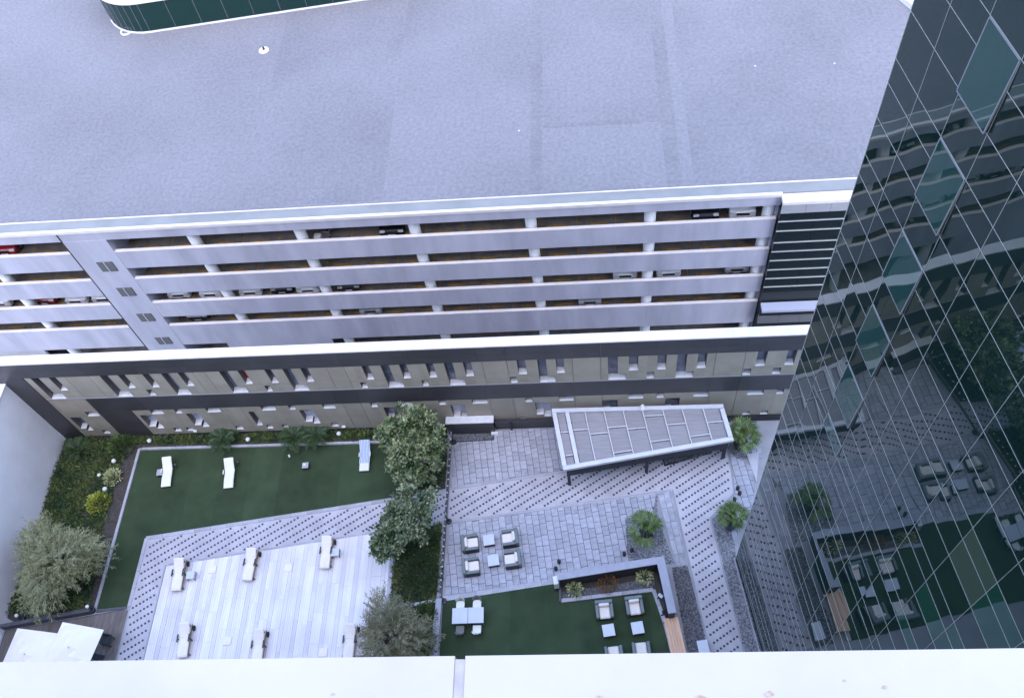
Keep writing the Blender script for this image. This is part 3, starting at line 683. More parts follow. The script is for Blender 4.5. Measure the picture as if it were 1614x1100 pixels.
for i, (x, y, w, ln) in enumerate(pave_all):
    dz = random.uniform(0, 0.006)
    if i < 300:
        key = (w, ln)
        if key not in cache: cache[key] = mb().bbox(-w / 2 + 0.011, w / 2 - 0.011, -ln / 2 + 0.011, ln / 2 - 0.011, 0.0125, 0.034, 0.007).mesh('paver', 'paver')
        inst('paver', cache[key], pav_root, (x + 3, y - 20, dz), (0, 0, SK + random.uniform(-.006, .006)))
    else:
        t = mb().bbox(-w / 2 + 0.011, w / 2 - 0.011, -ln / 2 + 0.011, ln / 2 - 0.011, 0.0125, 0.034, 0.007); c, s_ = math.cos(SK), math.sin(SK); n = len(rest.v)
        rest.v += [(p[0] * c - p[1] * s_ + x + 3, p[0] * s_ + p[1] * c + y - 20, p[2] + dz) for p in t.v]; rest.f += [tuple(n + k for k in f) for f in t.f]
for q in border:
    rest.prism([(p[0] + 3, p[1] - 20) for p in q], 0.0125, 0.034 + random.uniform(0, 0.004))
if rest.v: tag(rest.build('pavers', 'paver', pav_root), kind='stuff')
kerb_line([(-9.2, 22.70), (-1.5, 23.77), (7.9, 25.05)], 0.14, 0.036)
kerb_line([(-9.2, 20.44), (-0.98, 21.54), (4.35, 22.22)], 0.14, 0.036)
# pale striped deck between the paths: broad boards in rows
deck_root = structure(mb().prism([(-26.35, 11.5), (-26.35, 18.15), (-12.55, 20.12), (-12.45, 11.5)], 0.0, 0.012).build('deck', 'deckjoint'))
x = -26.33; wbd = 0.80; kcol = 0
tone = [mat('deck_light', (0.82, 0.785, 0.81), 0.65, (0.74, 0.71, 0.74), 1.2, 6, (0.4, 0.75), 0.1, 25, island=0.06, stretch=(1, 0.35, 1), big=(0.82, 0.5)), mat('deck_mid', (0.745, 0.71, 0.745), 0.65, (0.66, 0.63, 0.665), 1.2, 6, (0.4, 0.75), 0.1, 25, island=0.06, stretch=(1, 0.35, 1), big=(0.82, 0.5))]
while x < -12.6:
    w2 = wbd * (random.uniform(0.62, 0.74) if kcol % 2 == 0 else random.uniform(0.26, 0.36)) if True else wbd
    top = 18.13 + (x + w2 / 2 + 26.33) * (1.97 / 13.8) - 0.02
    y = top; k = 0
    nb = 4
    while y > 11.6:
        ln = min(1.75 if k else random.uniform(0.8, 1.7), y - 11.5)
        bb = mb()
        for q in range(nb if kcol % 2 == 0 else 2):                    # fine slats inside one board
            n_ = nb if kcol % 2 == 0 else 2; a = x + 0.006 + q * (w2 - 0.012) / n_
            bb.box(a + 0.002, a + (w2 - 0.012) / n_ - 0.004, y - ln + 0.008, y, 0.0125, 0.036 + random.uniform(0, 0.002))
        o = bb.build('deck_board', tone[kcol % 2], deck_root); y -= ln; k += 1
    x += w2; kcol += 1
kerb_line([(-26.42, 12.0), (-26.42, 18.06), (-12.45, 20.1)], 0.10, 0.042)
kerb_line([(-12.42, 19.9), (-12.38, 12.0)], 0.24, 0.16)
for i, (px, py) in enumerate(((335, 898), (359, 1010), (455, 895), (510, 1028))):
    p = G(px, py); o = mb().bbox(-0.24, 0.24, -0.24, 0.24, 0, 0.06, 0.02).build('floor_hatch', 'canvas'); o.location = (p.x, p.y, 0.04)
    tag(o, ('white square floor hatch on the deck between the two upper left loungers', 'white square floor hatch on the deck between the two lower loungers', 'white square floor hatch on the deck left of the cream lounger', 'white square floor hatch low on the deck left of the olive tree')[i], 'hatch')
# brown planks below the parasols
pr = structure(mb().prism([(-35.4, 11.0), (-35.4, 14.25), (-28.4, 15.45), (-28.1, 15.4), (-28.1, 11.0)], 0.0, 0.010).build('plank_floor', 'darkkerb'))
x = -35.3
while x < -28.15:
    mb().box(x, x + 0.136, 11.1, 14.25 + (x + 35.4) * 0.165 - 0.04, 0.0105, 0.032 + random.uniform(0, .003)).build('plank', 'timber', pr); x += 0.145
# planting beds: soil sheets
BED_L = [(-35.5, 26.98), (-35.5, 15.0), (-34.4, 14.5), (-30.2, 15.3), (-30.2, 26.98)]
BED_BACK = [(-30.2, 26.98), (-30.2, 26.15), (-9.6, 26.15), (-9.6, 26.98)]
BED_M1 = [(-12.25, 19.9), (-9.55, 20.4), (-9.6, 15.75), (-12.25, 15.3)]
BED_M2 = [(-12.25, 15.2), (-9.62, 15.65), (-9.75, 11.2), (-12.25, 11.2)]
BED_T = [(-12.9, 26.1), (-9.55, 26.1), (-9.55, 22.75), (-12.0, 22.42)]
for p in (BED_L, BED_BACK, BED_M1, BED_M2): sheet('planting_bed', p, 'soil', 0.0, 0.05)
sheet('planting_bed', BED_T, 'soil', 0.031, 0.06)
# gravel: a bed sheet with many loose stones on top
def gravel(name, poly, mt, n, rmin=0.03, rmax=0.07, seed=1):
    random.seed(seed); root = structure(mb().prism(poly, 0.0, 0.02).build(name, mt)); b = mb()
    x0, x1 = min(p[0] for p in poly), max(p[0] for p in poly); y0, y1 = min(p[1] for p in poly), max(p[1] for p in poly)
    c = 0; tries = 0
    while c < n and tries < n * 12:
        tries += 1; x, y = random.uniform(x0, x1), random.uniform(y0, y1)
        if not inside(poly, x, y): continue
        c += 1; r_ = random.uniform(rmin, rmax); k = len(b.v); a0 = random.uniform(0, 6.28); e = random.uniform(0.6, 1.0)
        for q in range(5):
            a = a0 + q * 1.2566; b.v.append((x + r_ * math.cos(a), y + r_ * e * math.sin(a), 0.019))
        b.v.append((x + random.uniform(-.3, .3) * r_, y + random.uniform(-.3, .3) * r_, 0.02 + r_ * 0.75))
        for q in range(5): b.f.append((k + q, k + (q + 1) % 5, k + 5))
    o = b.build('gravel', mt, root); o['kind'] = 'stuff'
    return root
gravel('gravel_bed', [(1.45, 20.5), (3.02, 20.55), (3.4, 22.0), (4.18, 17.6), (4.3, 17.5), (3.9, 17.75), (1.52, 17.75)][:3] + [(3.35, 20.6), (4.1, 17.7), (1.52, 17.75)], 'gravel_a', 1400, seed=2)
gravel('gravel_bed', [(3.95, 17.5), (4.85, 17.55), (5.6, 12.1), (4.5, 12.1)], 'gravel_b', 1900, seed=3)
gravel('gravel_bed', [(6.5, 20.4), (7.5, 21.0), (7.6, 18.2), (7.57, 17.95), (8.45, 12.1), (7.55, 12.1)], 'gravel_a', 1900, seed=4)
gravel('gravel_bed', [(8.0, 25.0), (9.4, 25.1), (9.3, 24.2), (8.2, 24.3)], 'gravel_a', 500, seed=5)
for poly, s_ in (([(-9.25, 26.45), (-6.62, 26.45), (-6.6, 26.02), (-9.2, 25.95)], 6), ([(3.98, 24.36), (6.8, 24.86), (6.86, 24.6), (4.05, 23.98)], 7)):
    ct = Vector((sum(p[0] for p in poly) / 4, sum(p[1] for p in poly) / 4))
    big = [(ct.x + (p[0] - ct.x) * 1.05, ct.y + (p[1] - ct.y) * 1.3) for p in poly]
    structure(mb().prism(big, 0.0, 0.045).build('gravel_frame', 'blackmetal'))
    g = gravel('gravel_bed', poly, 'gravel_b', 600, 0.03, 0.06, s_); g.location.z = 0.03
# dark screens and boxes at the foot of the facade
db = thing('cladding_box', 'dark cladded service box with pale lid against the facade right of the big tree', 'box', (-8.0, 26.7, 0))
mb().box(-9.42, -6.5, 26.5, 26.96, 0.0, 1.38).build('body', 'darkwall', db, local=False)
for k in range(5): mb().box(-9.43, -6.49, 26.47, 26.499, 0.05 + k * 0.27, 0.05 + k * 0.27 + 0.25).build('slat', 'darkpanel', db, local=False)
mb().box(-9.48, -6.44, 26.46, 26.97, 1.382, 1.46).build('lid', 'sill', db, local=False)
sw = thing('screen_wall', 'low dark slatted screen along the facade between service box and canopy', 'screen', (-4.3, 26.8, 0))
mb().box(-6.42, -2.0, 26.78, 26.95, 0.0, 0.95).build('backing', 'darkwall', sw, local=False)
for k in range(4): mb().box(-6.42, -2.0, 26.74, 26.779, 0.06 + k * 0.23, 0.06 + k * 0.23 + 0.19).build('slat', 'darkpanel', sw, local=False)
mb().box(-5.5, -5.36, 26.62, 26.74, 0.0, 1.0).build('post', 'blackmetal', sw, local=False)
sw = thing('screen_wall', 'low dark screen along the facade behind the corner palm', 'screen', (9.5, 26.8, 0))
mb().box(7.7, 11.6, 26.80, 26.95, 0.0, 0.45).build('backing', 'darkwall', sw, local=False)
mb().box(7.7, 11.6, 26.76, 26.97, 0.451, 0.49).build('cap', 'blackmetal', sw, local=False)
p = G(780, 684); lb = mb().bbox(-0.22, 0.22, -0.1, 0.1, 0, 0.18, 0.03).build('floor_lamp_box', 'globe'); lb.location = (p.x, p.y, 0.03); tag(lb, 'small white box lamp on the paving beside the dark service box', 'lamp')
# pale slab beside the glass corner
structure(mb().prism([(9.0, 24.5), (9.75, 24.6), (9.35, 22.6)], 0.0, 0.06).build('white_slab', 'stone'))

# ------------------------------------------------------------------ planter wall, bench, canopy
SH = -0.09
pw = thing('planter_wall', 'L-shaped dark planter wall with lavender grey coping beside the lower lawn', 'wall', (0.5, 17.0, 0))
WALL_B = [(x_, y_ + SH) for x_, y_ in [(-2.45, 16.50), (3.08, 17.33), (3.50, 14.55), (3.82, 14.6), (3.38, 17.68), (-2.5, 16.80)]]
mb().prism(WALL_B, 0.0, 1.40).build('wall', 'darkwall', pw, local=False)
cop = [(-2.52, 16.74 - 0.30), (3.03, 17.28), (3.44, 14.52), (3.88, 14.58), (3.43, 17.74), (-2.56, 16.86)]
for (a, b, c, d) in (((-2.52, 16.44), (0.25, 16.86), (0.22, 17.29), (-2.56, 16.86)), ((0.258, 16.861), (3.03, 17.28), (3.43, 17.74), (0.228, 17.291)), ((3.036, 17.276), (3.44, 14.52), (3.88, 14.58), (3.436, 17.736))):
    mb().prism([(p[0], p[1] + SH) for p in (a, b, c, d)], 1.401, 1.48).build('coping', 'coping', pw, local=False)
pbed = [(-2.4, 15.72), (2.82, 16.28), (3.05, 15.4), (3.45, 14.5), (3.49, 14.6), (3.06, 17.3), (-2.42, 16.48)]
sheet('planter_bed', pbed, 'soil', 0.031, 0.12)
gravel('planter_gravel', [(-2.3, 15.8), (2.85, 16.35), (2.9, 16.85), (-2.3, 16.1)], 'gravel_b', 700, 0.03, 0.06, 8).location.z = 0.105
kerb_line([(-2.42, 15.62), (2.80, 16.19), (3.32, 14.35)], 0.22, 0.17, 'kerb', 0.9)
kerb_line([(3.34, 14.3), (3.75, 11.9)], 0.24, 0.10, 'kerb', 0.9)
kerb_line([(-2.46, 16.45), (-2.44, 15.55)], 0.14, 0.20, 'darkkerb', 0.9)
bn = thing('wooden_bench', 'long pale orange wooden bench at the end of the planter wall', 'bench', (3.75, 13.6, 0), R(8.4))
for k in range(5): mb().bbox(-0.40 + k * 0.162, -0.40 + k * 0.162 + 0.155, -1.25, 0.92, 0.40, 0.46, 0.01).build('plank', 'benchwood', bn)
for y in (-1.1, -0.15, 0.75): mb().box(-0.36, 0.36, y - 0.06, y + 0.06, 0.0, 0.399).build('leg', 'darkwall', bn)
gb = thing('planter_box', 'pale grey square box beside the path at the lower edge', 'box', (5.25, 12.85, 0), R(8)); mb().bbox(-0.27, 0.27, -0.5, 0.42, 0.0, 0.40, 0.02).build('box', 'kerb', gb); mb().bbox(-0.29, 0.29, -0.52, 0.44, 0.401, 0.45, 0.01).build('lid', 'tabletop', gb)

CZ = 2.72
cp = thing('pergola_canopy', 'white framed canopy with grey roof sheets in front of the facade', 'canopy', (2.5, 25, 0))
C4 = [Vector((-2.74, 26.6)), Vector((7.54, 26.49)), Vector((7.9, 24.1)), Vector((-2.06, 22.47))]
def CP(t, v, z=CZ):
    a = C4[0].lerp(C4[1], t); b = C4[3].lerp(C4[2], t); p = a.lerp(b, v); return Vector((p.x, p.y, z))
def cbar(name, a, b, w, h, mt='frame'): mb().bar(a - Vector((0, 0, h / 2)), b - Vector((0, 0, h / 2)), w, h).build(name, mt, cp, local=False)
e = 0.018
cbar('beam', CP(0, 0.03), CP(1, 0.03), 0.26, 0.22); cbar('beam', CP(0, 0.966), CP(1, 0.94), 0.26, 0.22)
cbar('beam', CP(0.012, 0.065), CP(0.012, 0.93), 0.26, 0.219); cbar('beam', CP(0.988, 0.10), CP(0.988, 0.88), 0.26, 0.219); cbar('beam', CP(0.088, 0.065), CP(0.088, 0.93), 0.24, 0.22)
bt = [0.10, 0.193, 0.305, 0.417, 0.530, 0.647, 0.760, 0.880, 0.975]
for t in bt[1:-1]: cbar('rafter', CP(t, 0.07, CZ - 0.004), CP(t, 0.925, CZ - 0.004), 0.055, 0.10)
cross = [[0.40, 0.78], [0.38], [0.47], [0.38, 0.85], [0.44], [0.20, 0.74], [0.42], [0.74], [0.45]]
spans = [(0.024, 0.076)] + list(zip(bt[:-1], bt[1:]))
for (t0, t1), cs in zip(spans, cross):
    vs = [0.065] + cs + [0.93]
    for v in cs: cbar('crossbar', CP(t0 + 0.004, v, CZ - 0.006), CP(t1 - 0.004, v, CZ - 0.006), 0.05, 0.06)
    for v0, v1 in zip(vs[:-1], vs[1:]):
        q = [CP(t0 + 0.004, v0 + 0.008), CP(t1 - 0.004, v0 + 0.008), CP(t1 - 0.004, v1 - 0.008), CP(t0 + 0.004, v1 - 0.008)]
        mb().prism([(p.x, p.y) for p in q], CZ - 0.17, CZ - 0.14).build('roof_sheet', 'slat', cp, local=False)
for t, v in ((0.03, 0.08), (0.5, 0.06), (0.97, 0.1), (0.03, 0.93), (0.5, 0.93), (0.97, 0.88)):
    p = CP(t, v); mb().box(p.x - 0.09, p.x + 0.09, p.y - 0.09, p.y + 0.09, 0.0, CZ - 0.225).build('post', 'darkwall', cp, local=False)
mb().prism([tuple(CP(0.03, 0.55).xy), tuple(CP(0.97, 0.5).xy), tuple(CP(0.97, 0.55).xy), tuple(CP(0.03, 0.6).xy)], 0.0, 0.95).build('counter', 'darkwall', cp, local=False)
mb().prism([tuple(CP(0.03, 0.925).xy), tuple(CP(0.97, 0.895).xy), tuple(CP(0.97, 0.93).xy), tuple(CP(0.03, 0.955).xy)], CZ - 1.3, CZ - 0.23).build('front_dark_strip', 'darkwall', cp, local=False)  # added dark sheet that darkens the underside below the front beam
p = CP(0.535, 0.0, CZ); cl = thing('canopy_lamp', 'small white lamp head clipped on the canopy\'s rear edge', 'lamp', p); mb().sphere((0, -0.05, 0.14), 0.13, 10, 6).build('head', 'globe', cl); mb().bbox(-0.1, 0.1, -0.32, -0.08, 0.02, 0.16, 0.03).build('body', 'globe', cl)

# ------------------------------------------------------------------ furniture
def soft(x0, x1, y0, y1, z0, z1, b=0.05): return mb().bbox(x0, x1, y0, y1, z0, z1, b)
def make_armchair():
    t = thing('armchair', '', 'armchair')
    soft(-0.47, 0.47, -0.47, 0.47, 0.06, 0.28, 0.02).build('base', 'rattandark', t)
    soft(-0.48, -0.30, -0.48, 0.48, 0.281, 0.72, 0.03).build('backrest', 'rattan', t)
    for sy in (-1, 1):
        y0, y1 = (0.31, 0.48) if sy > 0 else (-0.48, -0.31)
        soft(-0.298, 0.46, y0, y1, 0.281, 0.60, 0.03).build('arm', 'rattan', t)
        mb().box(-0.296, 0.455, y0 + (0.0 if sy > 0 else -0.004), y1 + (0.004 if sy > 0 else 0), 0.02, 0.565).build('arm_shade', 'rattandark', t)  # added dark sheet: shade of the arm's side put into colour
    soft(-0.29, 0.46, -0.30, 0.30, 0.285, 0.44, 0.05).build('seat_cushion', 'cushion', t)
    soft(-0.295, -0.13, -0.29, 0.29, 0.44, 0.74, 0.05).build('back_cushion', 'cushion', t)
    for sx in (-0.4, 0.4):
        for sy in (-0.4, 0.4): mb().box(sx - 0.03, sx + 0.03, sy - 0.03, sy + 0.03, 0, 0.06).build('foot', 'blackmetal', t)
    return t
ac = make_armchair()
def G2(px, py, z=0.6): p = G(px, py, z); return (p.x, p.y)
chairs = [((-7.72, 19.0), 0.0, 'grey rattan armchair on the terrace, upper left of the four there'), ((-7.6, 17.58), 0.0, 'grey rattan armchair on the terrace, lower left of the four there'),
          ((-5.35, 19.28), 180.0, 'grey rattan armchair on the terrace, upper right of the four there'), ((-5.17, 18.0), 180.0, 'grey rattan armchair on the terrace, lower right of the four there'),
          ((0.01, 14.98), -90, 'rattan armchair on the lower lawn, upper left of the four there'), ((1.68, 15.18), -90, 'rattan armchair on the lower lawn, upper right of the four there'),
          ((0.45, 12.52), 90, 'rattan armchair on the lower lawn, cut off lower left of the four there'), ((1.93, 12.72), 90, 'rattan armchair on the lower lawn, cut off lower right of the four there')]
for i, (p, a, lab) in enumerate(chairs):
    o = ac if i == 0 else dup(ac, (0, 0, 0), 0)
    o.location = (p[0], p[1], 0.034 if i < 4 else 0.031); o.rotation_euler = (0, 0, R(a) + (SK if i < 4 else R(6)) + random.uniform(-.03, .03)); o['label'] = lab; o['group'] = 'rattan armchairs'
    o.scale = (1.02, 1.02, 1.0)
def make_table():
    t = thing('coffee_table', '', 'table')
    soft(-0.33, 0.33, -0.33, 0.33, 0.36, 0.40, 0.01).build('table_top', 'tabletop', t)
    soft(-0.31, 0.31, -0.31, 0.31, 0.05, 0.358, 0.01).build('body', 'rattandark', t)
    for sx in (-0.27, 0.27):
        for sy in (-0.27, 0.27): mb().box(sx - 0.03, sx + 0.03, sy - 0.03, sy + 0.03, 0, 0.05).build('foot', 'blackmetal', t)
    return t
ct = make_table()
tabs = [((-6.62, 19.2), 'square pale coffee table between the upper pair of terrace armchairs'), ((-6.31, 17.95), 'square pale coffee table between the lower pair of terrace armchairs'),
        ((0.2, 13.87), 'square pale coffee table on the lower lawn, left of two'), ((1.79, 13.99), 'square pale coffee table on the lower lawn, right of two')]
for i, (p, lab) in enumerate(tabs):
    o = ct if i == 0 else dup(ct, (0, 0, 0), 0)
    o.location = (p[0], p[1], 0.034 if i < 2 else 0.031); o.rotation_euler = (0, 0, SK); o['label'] = lab; o['group'] = 'square coffee tables'
# dining tables and chairs
def make_dining():
    t = thing('dining_table', '', 'table')
    soft(-0.44, 0.44, -0.44, 0.44, 0.715, 0.75, 0.012).build('table_top', 'tabletop', t)
    mb().box(-0.40, 0.40, -0.40, 0.40, 0.66, 0.714).build('apron', 'greymetal', t)
    for sx in (-0.38, 0.38):
        for sy in (-0.38, 0.38): mb().box(sx - 0.025, sx + 0.025, sy - 0.025, sy + 0.025, 0, 0.66).build('leg', 'greymetal', t)
    return t
dt = make_dining(); dt.location = (-8.05, 14.64, 0.031); dt.rotation_euler = (0, 0, R(1.5)); dt['label'] = 'left of two joined square white dining tables on the lower lawn'; dt['group'] = 'joined dining tables'
dup(dt, (-7.15, 14.665, 0.031), R(1.5), 'right of two joined square white dining tables on the lower lawn', 'joined dining tables')
def make_dchair(mt, mb_):
    t = thing('dining_chair', '', 'chair')
    s_ = soft(-0.24, 0.24, -0.24, 0.22, 0.43, 0.47, 0.02); s_.build('seat', mt, t)
    b = mb(); n = 9; rows = []
    for j, z in enumerate((0.44, 0.62, 0.83)):
        row = []
        for k in range(n):
            a = R(-70 + 140 * k / (n - 1)); rr = 0.25 + 0.02 * j
            row.append(len(b.v)); b.v.append((rr * math.sin(a), -0.06 - rr * math.cos(a) * 0.95 - 0.03 * j, z - (0.13 * abs(math.sin(a)) if j == 2 else 0)))
        rows.append(row)
    for j in range(2):
        for k in range(n - 1): b.f.append((rows[j][k], rows[j][k + 1], rows[j + 1][k + 1], rows[j + 1][k]))
    o = b.build('backrest', mb_, t, smooth=True); md = o.modifiers.new('thick', 'SOLIDIFY'); md.thickness = 0.025
    for sx in (-0.2, 0.2):
        for sy in (-0.2, 0.18): mb().bar((sx * 1.1, sy * 1.1, 0), (sx, sy, 0.43), 0.03).build('leg', 'greymetal', t)
    return t
for (x, y, a, m1, m2, lab) in ((-8.1, 15.33, 180, 'chairwhite', 'chairgreen', 'pale green dining chair behind the left dining table'), (-7.15, 15.38, 180, 'chairwhite', 'chairgrey', 'white seated dining chair with dark back behind the right dining table'),
                               (-8.05, 13.95, 0, 'chairgrey', 'chairgrey', 'dark grey dining chair in front of the left dining table'), (-7.1, 13.97, 0, 'chairwhite', 'chairwhite', 'white dining chair in front of the right dining table')):
    c = make_dchair(m1, m2); c.location = (x, y, 0.031); c.rotation_euler = (0, 0, R(a)); c['label'] = lab; c['group'] = 'dining chairs'
# loungers on the deck: timber frame, long pale cushion, raised head end towards +y
def cushion_strip(prof, w, th):
    b = mb(); n = 0
    for y, z in prof:
        for x, dz in ((-w / 2, -0.03), (-w / 2 + 0.04, 0), (w / 2 - 0.04, 0), (w / 2, -0.03), (w / 2, -th), (-w / 2, -th)): b.v.append((x, y, z + dz))
    for i in range(len(prof) - 1):
        for k in range(6):
            j = (k + 1) % 6; b.f.append((i * 6 + k, i * 6 + j, i * 6 + 6 + j, i * 6 + 6 + k))
    b.f.append(tuple(range(5, -1, -1))); b.f.append(tuple((len(prof) - 1) * 6 + k for k in range(6)))
    return b
def make_lounger(cm='cushion'):
    t = thing('sun_lounger', '', 'sun lounger')
    for sx in (-0.31, 0.31): mb().bar((sx, -0.95, 0.27), (sx, 0.92, 0.27), 0.05, 0.08).build('rail', 'teak', t)
    for k in range(5): mb().box(-0.285, 0.285, -0.9 + k * 0.32, -0.9 + k * 0.32 + 0.08, 0.28, 0.305).build('slat', 'teak', t)
    cushion_strip([(-0.98, 0.36), (-0.9, 0.41), (-0.4, 0.42), (0.12, 0.42), (0.14, 0.42)], 0.60, 0.10).build('seat_cushion', cm, t)
    cushion_strip([(0.15, 0.42), (0.3, 0.46), (0.6, 0.60), (0.86, 0.74), (0.93, 0.73)], 0.60, 0.10).build('back_cushion', cm, t)
    mb().bar((0, 0.93, 0.68), (0, 0.80, 0.27), 0.5, 0.03).build('back_support', 'teak', t)
    for sx in (-0.33, 0.33):
        for sy in (-0.8, 0.05, 0.75): mb().box(sx - 0.03, sx + 0.03, sy - 0.03, sy + 0.03, 0.0, 0.30 if sy != 0.05 else 0.52).build('leg', 'blackmetal', t)
        mb().box(sx - 0.04, sx + 0.04, -0.15, 0.30, 0.521, 0.55).build('armrest', 'blackmetal', t)
    w = mb().tube([(0.36, 0.72, 0.16), (0.43, 0.72, 0.16)], [0.16, 0.16], 14).build('wheel', 'rubber', t)
    return t
lg = make_lounger()
dl = [((281, 905), 3, 'pale cushioned lounger with a small side table at the deck\'s upper left'), ((394, 889), -2, 'pale cushioned lounger at the deck\'s upper edge, second from left'),
      ((514, 870), 0, 'cream cushioned lounger at the upper right of the deck near the trees'), ((290, 1008), 4, 'pale cushioned lounger at the deck\'s lower left'), ((407, 1018), 2, 'pale cushioned lounger at the deck\'s lower edge, second from left'),
      ((551, 1010), 0, 'pale lounger half hidden by the olive tree at the deck\'s right')]
for i, (p, a, lab) in enumerate(dl):
    o = lg if i == 0 else dup(lg, (0, 0, 0), 0); q = G(p[0], p[1], 0.42); o.location = (q.x, q.y, 0.037); o.rotation_euler = (0, 0, R(a)); o['label'] = lab; o['group'] = 'loungers on the pale deck'; o.scale = (1.0, 0.98, 1)
def small_table(loc, lab, sz=0.24, h=0.42, top='tabletop'):
    t = thing('side_table', lab, 'table', loc, R(4)); soft(-sz, sz, -sz, sz, h - 0.03, h, 0.008).build('table_top', top, t)
    for sx in (-1, 1):
        for sy in (-1, 1): mb().box(sx * (sz - .03) - 0.015, sx * (sz - .03) + 0.015, sy * (sz - .03) - 0.015, sy * (sz - .03) + 0.015, 0, h - 0.031).build('leg', 'blackmetal', t)
    for sx in (-1, 1): mb().bar((sx * (sz - .03), -(sz - .05), 0.08), (sx * (sz - .03), sz - .05, 0.08), 0.02).build('stretcher', 'blackmetal', t)
    return t
for (p, lab) in (((300, 906), 'small grey side table right of the upper left deck lounger'), ((528, 870), 'small grey side table right of the cream deck lounger')):
    q = G(*p, 0.42); small_table((q.x, q.y, 0.037), lab)
q = G(252, 744, 0.35); small_table((q.x, q.y, 0.031), 'low grey side table left of the first lounger on the green lawn', 0.22, 0.32, 'kerb')
q = G(481, 733, 0.40); b_ = small_table((q.x, q.y, 0.031), 'lone small square side table in the middle of the green lawn', 0.2, 0.38, 'kerb')
q2 = mb().bbox(-0.07, 0.07, -0.07, 0.07, 0, 0.05, 0.01).build('ashtray', 'canvas'); q2.location = (q.x - 0.04, q.y + 0.03, 0.4115); tag(q2, 'white ashtray on the lone side table in the lawn', 'ashtray')
# white shell loungers on the lawn
def make_shell():
    t = thing('shell_lounger', '', 'sun lounger')
    prof = [(-0.95, 0.26), (-0.85, 0.29), (-0.4, 0.33), (0.0, 0.30), (0.2, 0.33), (0.45, 0.46), (0.75, 0.66), (0.92, 0.74)]
    cushion_strip(prof, 0.62, 0.07).build('shell', 'chairwhite', t, smooth=False)
    for sy in (-0.6, 0.35): mb().bar((-0.25, sy, 0.0), (-0.25, sy, 0.24), 0.04).build('leg', 'greymetal', t); mb().bar((0.25, sy, 0.0), (0.25, sy, 0.24), 0.04).build('leg', 'greymetal', t)
    mb().bar((0, 0.85, 0.6), (0, 0.6, 0.02), 0.35, 0.03).build('back_support', 'greymetal', t)
    for sx in (-0.35, 0.35): mb().box(sx - 0.03, sx + 0.03, -0.05, 0.25, 0.42, 0.45).build('armrest', 'chairwhite', t); mb().bar((sx, 0.1, 0.24), (sx, 0.1, 0.42), 0.03).build('arm_post', 'greymetal', t)
    return t
sh = make_shell()
for i, (p, a, lab) in enumerate((((263, 744), 6, 'white shell lounger on the lawn, leftmost one beside a side table'), ((361, 746), 6, 'white shell lounger standing alone on the lawn, second from left'), ((575, 719), 2, 'white shell lounger under a blue striped towel beside the big tree'))):
    o = sh if i == 0 else dup(sh, (0, 0, 0), 0); q = G(p[0], p[1], 0.38); o.location = (q.x, q.y, 0.031); o.rotation_euler = (0, 0, R(a)); o['label'] = lab; o['group'] = 'white loungers on the lawn'
q = G(575, 719, 0.38); tw = cushion_strip([(-0.45, 0.345), (-0.2, 0.345), (0.0, 0.315), (0.2, 0.345), (0.45, 0.475), (0.75, 0.675), (0.95, 0.77), (0.98, 0.74)], 0.66, 0.012).build('striped_towel', 'towel'); tw.location = (q.x, q.y, 0.031); tw.rotation_euler = (0, 0, R(2)); tag(tw, 'blue and white striped towel spread over the lounger by the tree', 'towel')
for (px, py, lab) in ((279, 737, 'small dark stake lamp right of the leftmost lawn lounger'), (377, 733, 'small dark stake lamp right of the second lawn lounger'), (458, 722, 'tiny pale stake lamp in the middle of the lawn')):
    q = G(px, py); t = thing('stake_lamp', lab, 'lamp', (q.x, q.y, 0.03), 0.4); mb().tube([(0, 0, 0), (0, 0, 0.22)], [0.015, 0.015], 6).build('stake', 'blackmetal', t); mb().tube([(0.0, -0.05, 0.22), (0, 0.09, 0.28)], [0.05, 0.06], 8).build('head', 'sill' if px == 458 else 'blackmetal', t); mb().tube([(0, 0.09, 0.28), (0, 0.1, 0.284)], [0.05, 0.05], 8).build('lens', 'sill', t)
# parasols
def parasol(c, z, sz, rz, lab):
    t = thing('parasol', lab, 'parasol', (c[0], c[1], 0.034), rz)
    b = mb(); s_ = sz / 2; N_ = 6; ids = {}
    for i in range(N_ + 1):
        for j in range(N_ + 1):
            x, y = -s_ + sz * i / N_, -s_ + sz * j / N_; r_ = max(abs(x), abs(y)) / s_
            ids[i, j] = len(b.v); b.v.append((x, y, z + 0.45 * (1 - r_) - 0.03 * math.sin(math.pi * (i + j) / N_) * r_ * 0.5))
    for i in range(N_):
        for j in range(N_): b.f.append((ids[i, j], ids[i + 1, j], ids[i + 1, j + 1], ids[i, j + 1]))
    o = b.build('canopy', 'canvas', t); o.modifiers.new('th', 'SOLIDIFY').thickness = 0.012
    for sx, sy in ((1, 1), (1, -1), (-1, 1), (-1, -1)): mb().bar((0, 0, z + 0.36), (sx * s_ * 0.95, sy * s_ * 0.95, z - 0.06), 0.025).build('rib', 'greymetal', t)
    mb().tube([(0, 0, 0), (0, 0, z + 0.44)], [0.03, 0.03], 10).build('pole', 'greymetal', t); soft(-0.4, 0.4, -0.4, 0.4, 0, 0.09, 0.02).build('base', 'blackmetal', t)
    mb().lathe([(0.05, z + 0.45), (0.04, z + 0.53), (0.01, z + 0.56)], seg=10).build('finial', 'whitemetal', t)
parasol((-31.75, 12.15), 2.45, 2.75, R(-7), 'large white square parasol at the lower left corner, left of two')
parasol((-29.2, 12.45), 2.62, 2.6, R(-10), 'large white square parasol at the lower left, right of two')
dc = thing('dark_chair', 'dark brown chair half under the right parasol on the planks', 'chair', (-28.7, 13.55, 0.034), R(-10))
soft(-0.28, 0.28, -0.28, 0.28, 0.36, 0.46, 0.04).build('seat', 'rattandark', dc); soft(-0.28, 0.28, 0.22, 0.30, 0.461, 0.82, 0.03).build('backrest', 'rattandark', dc)
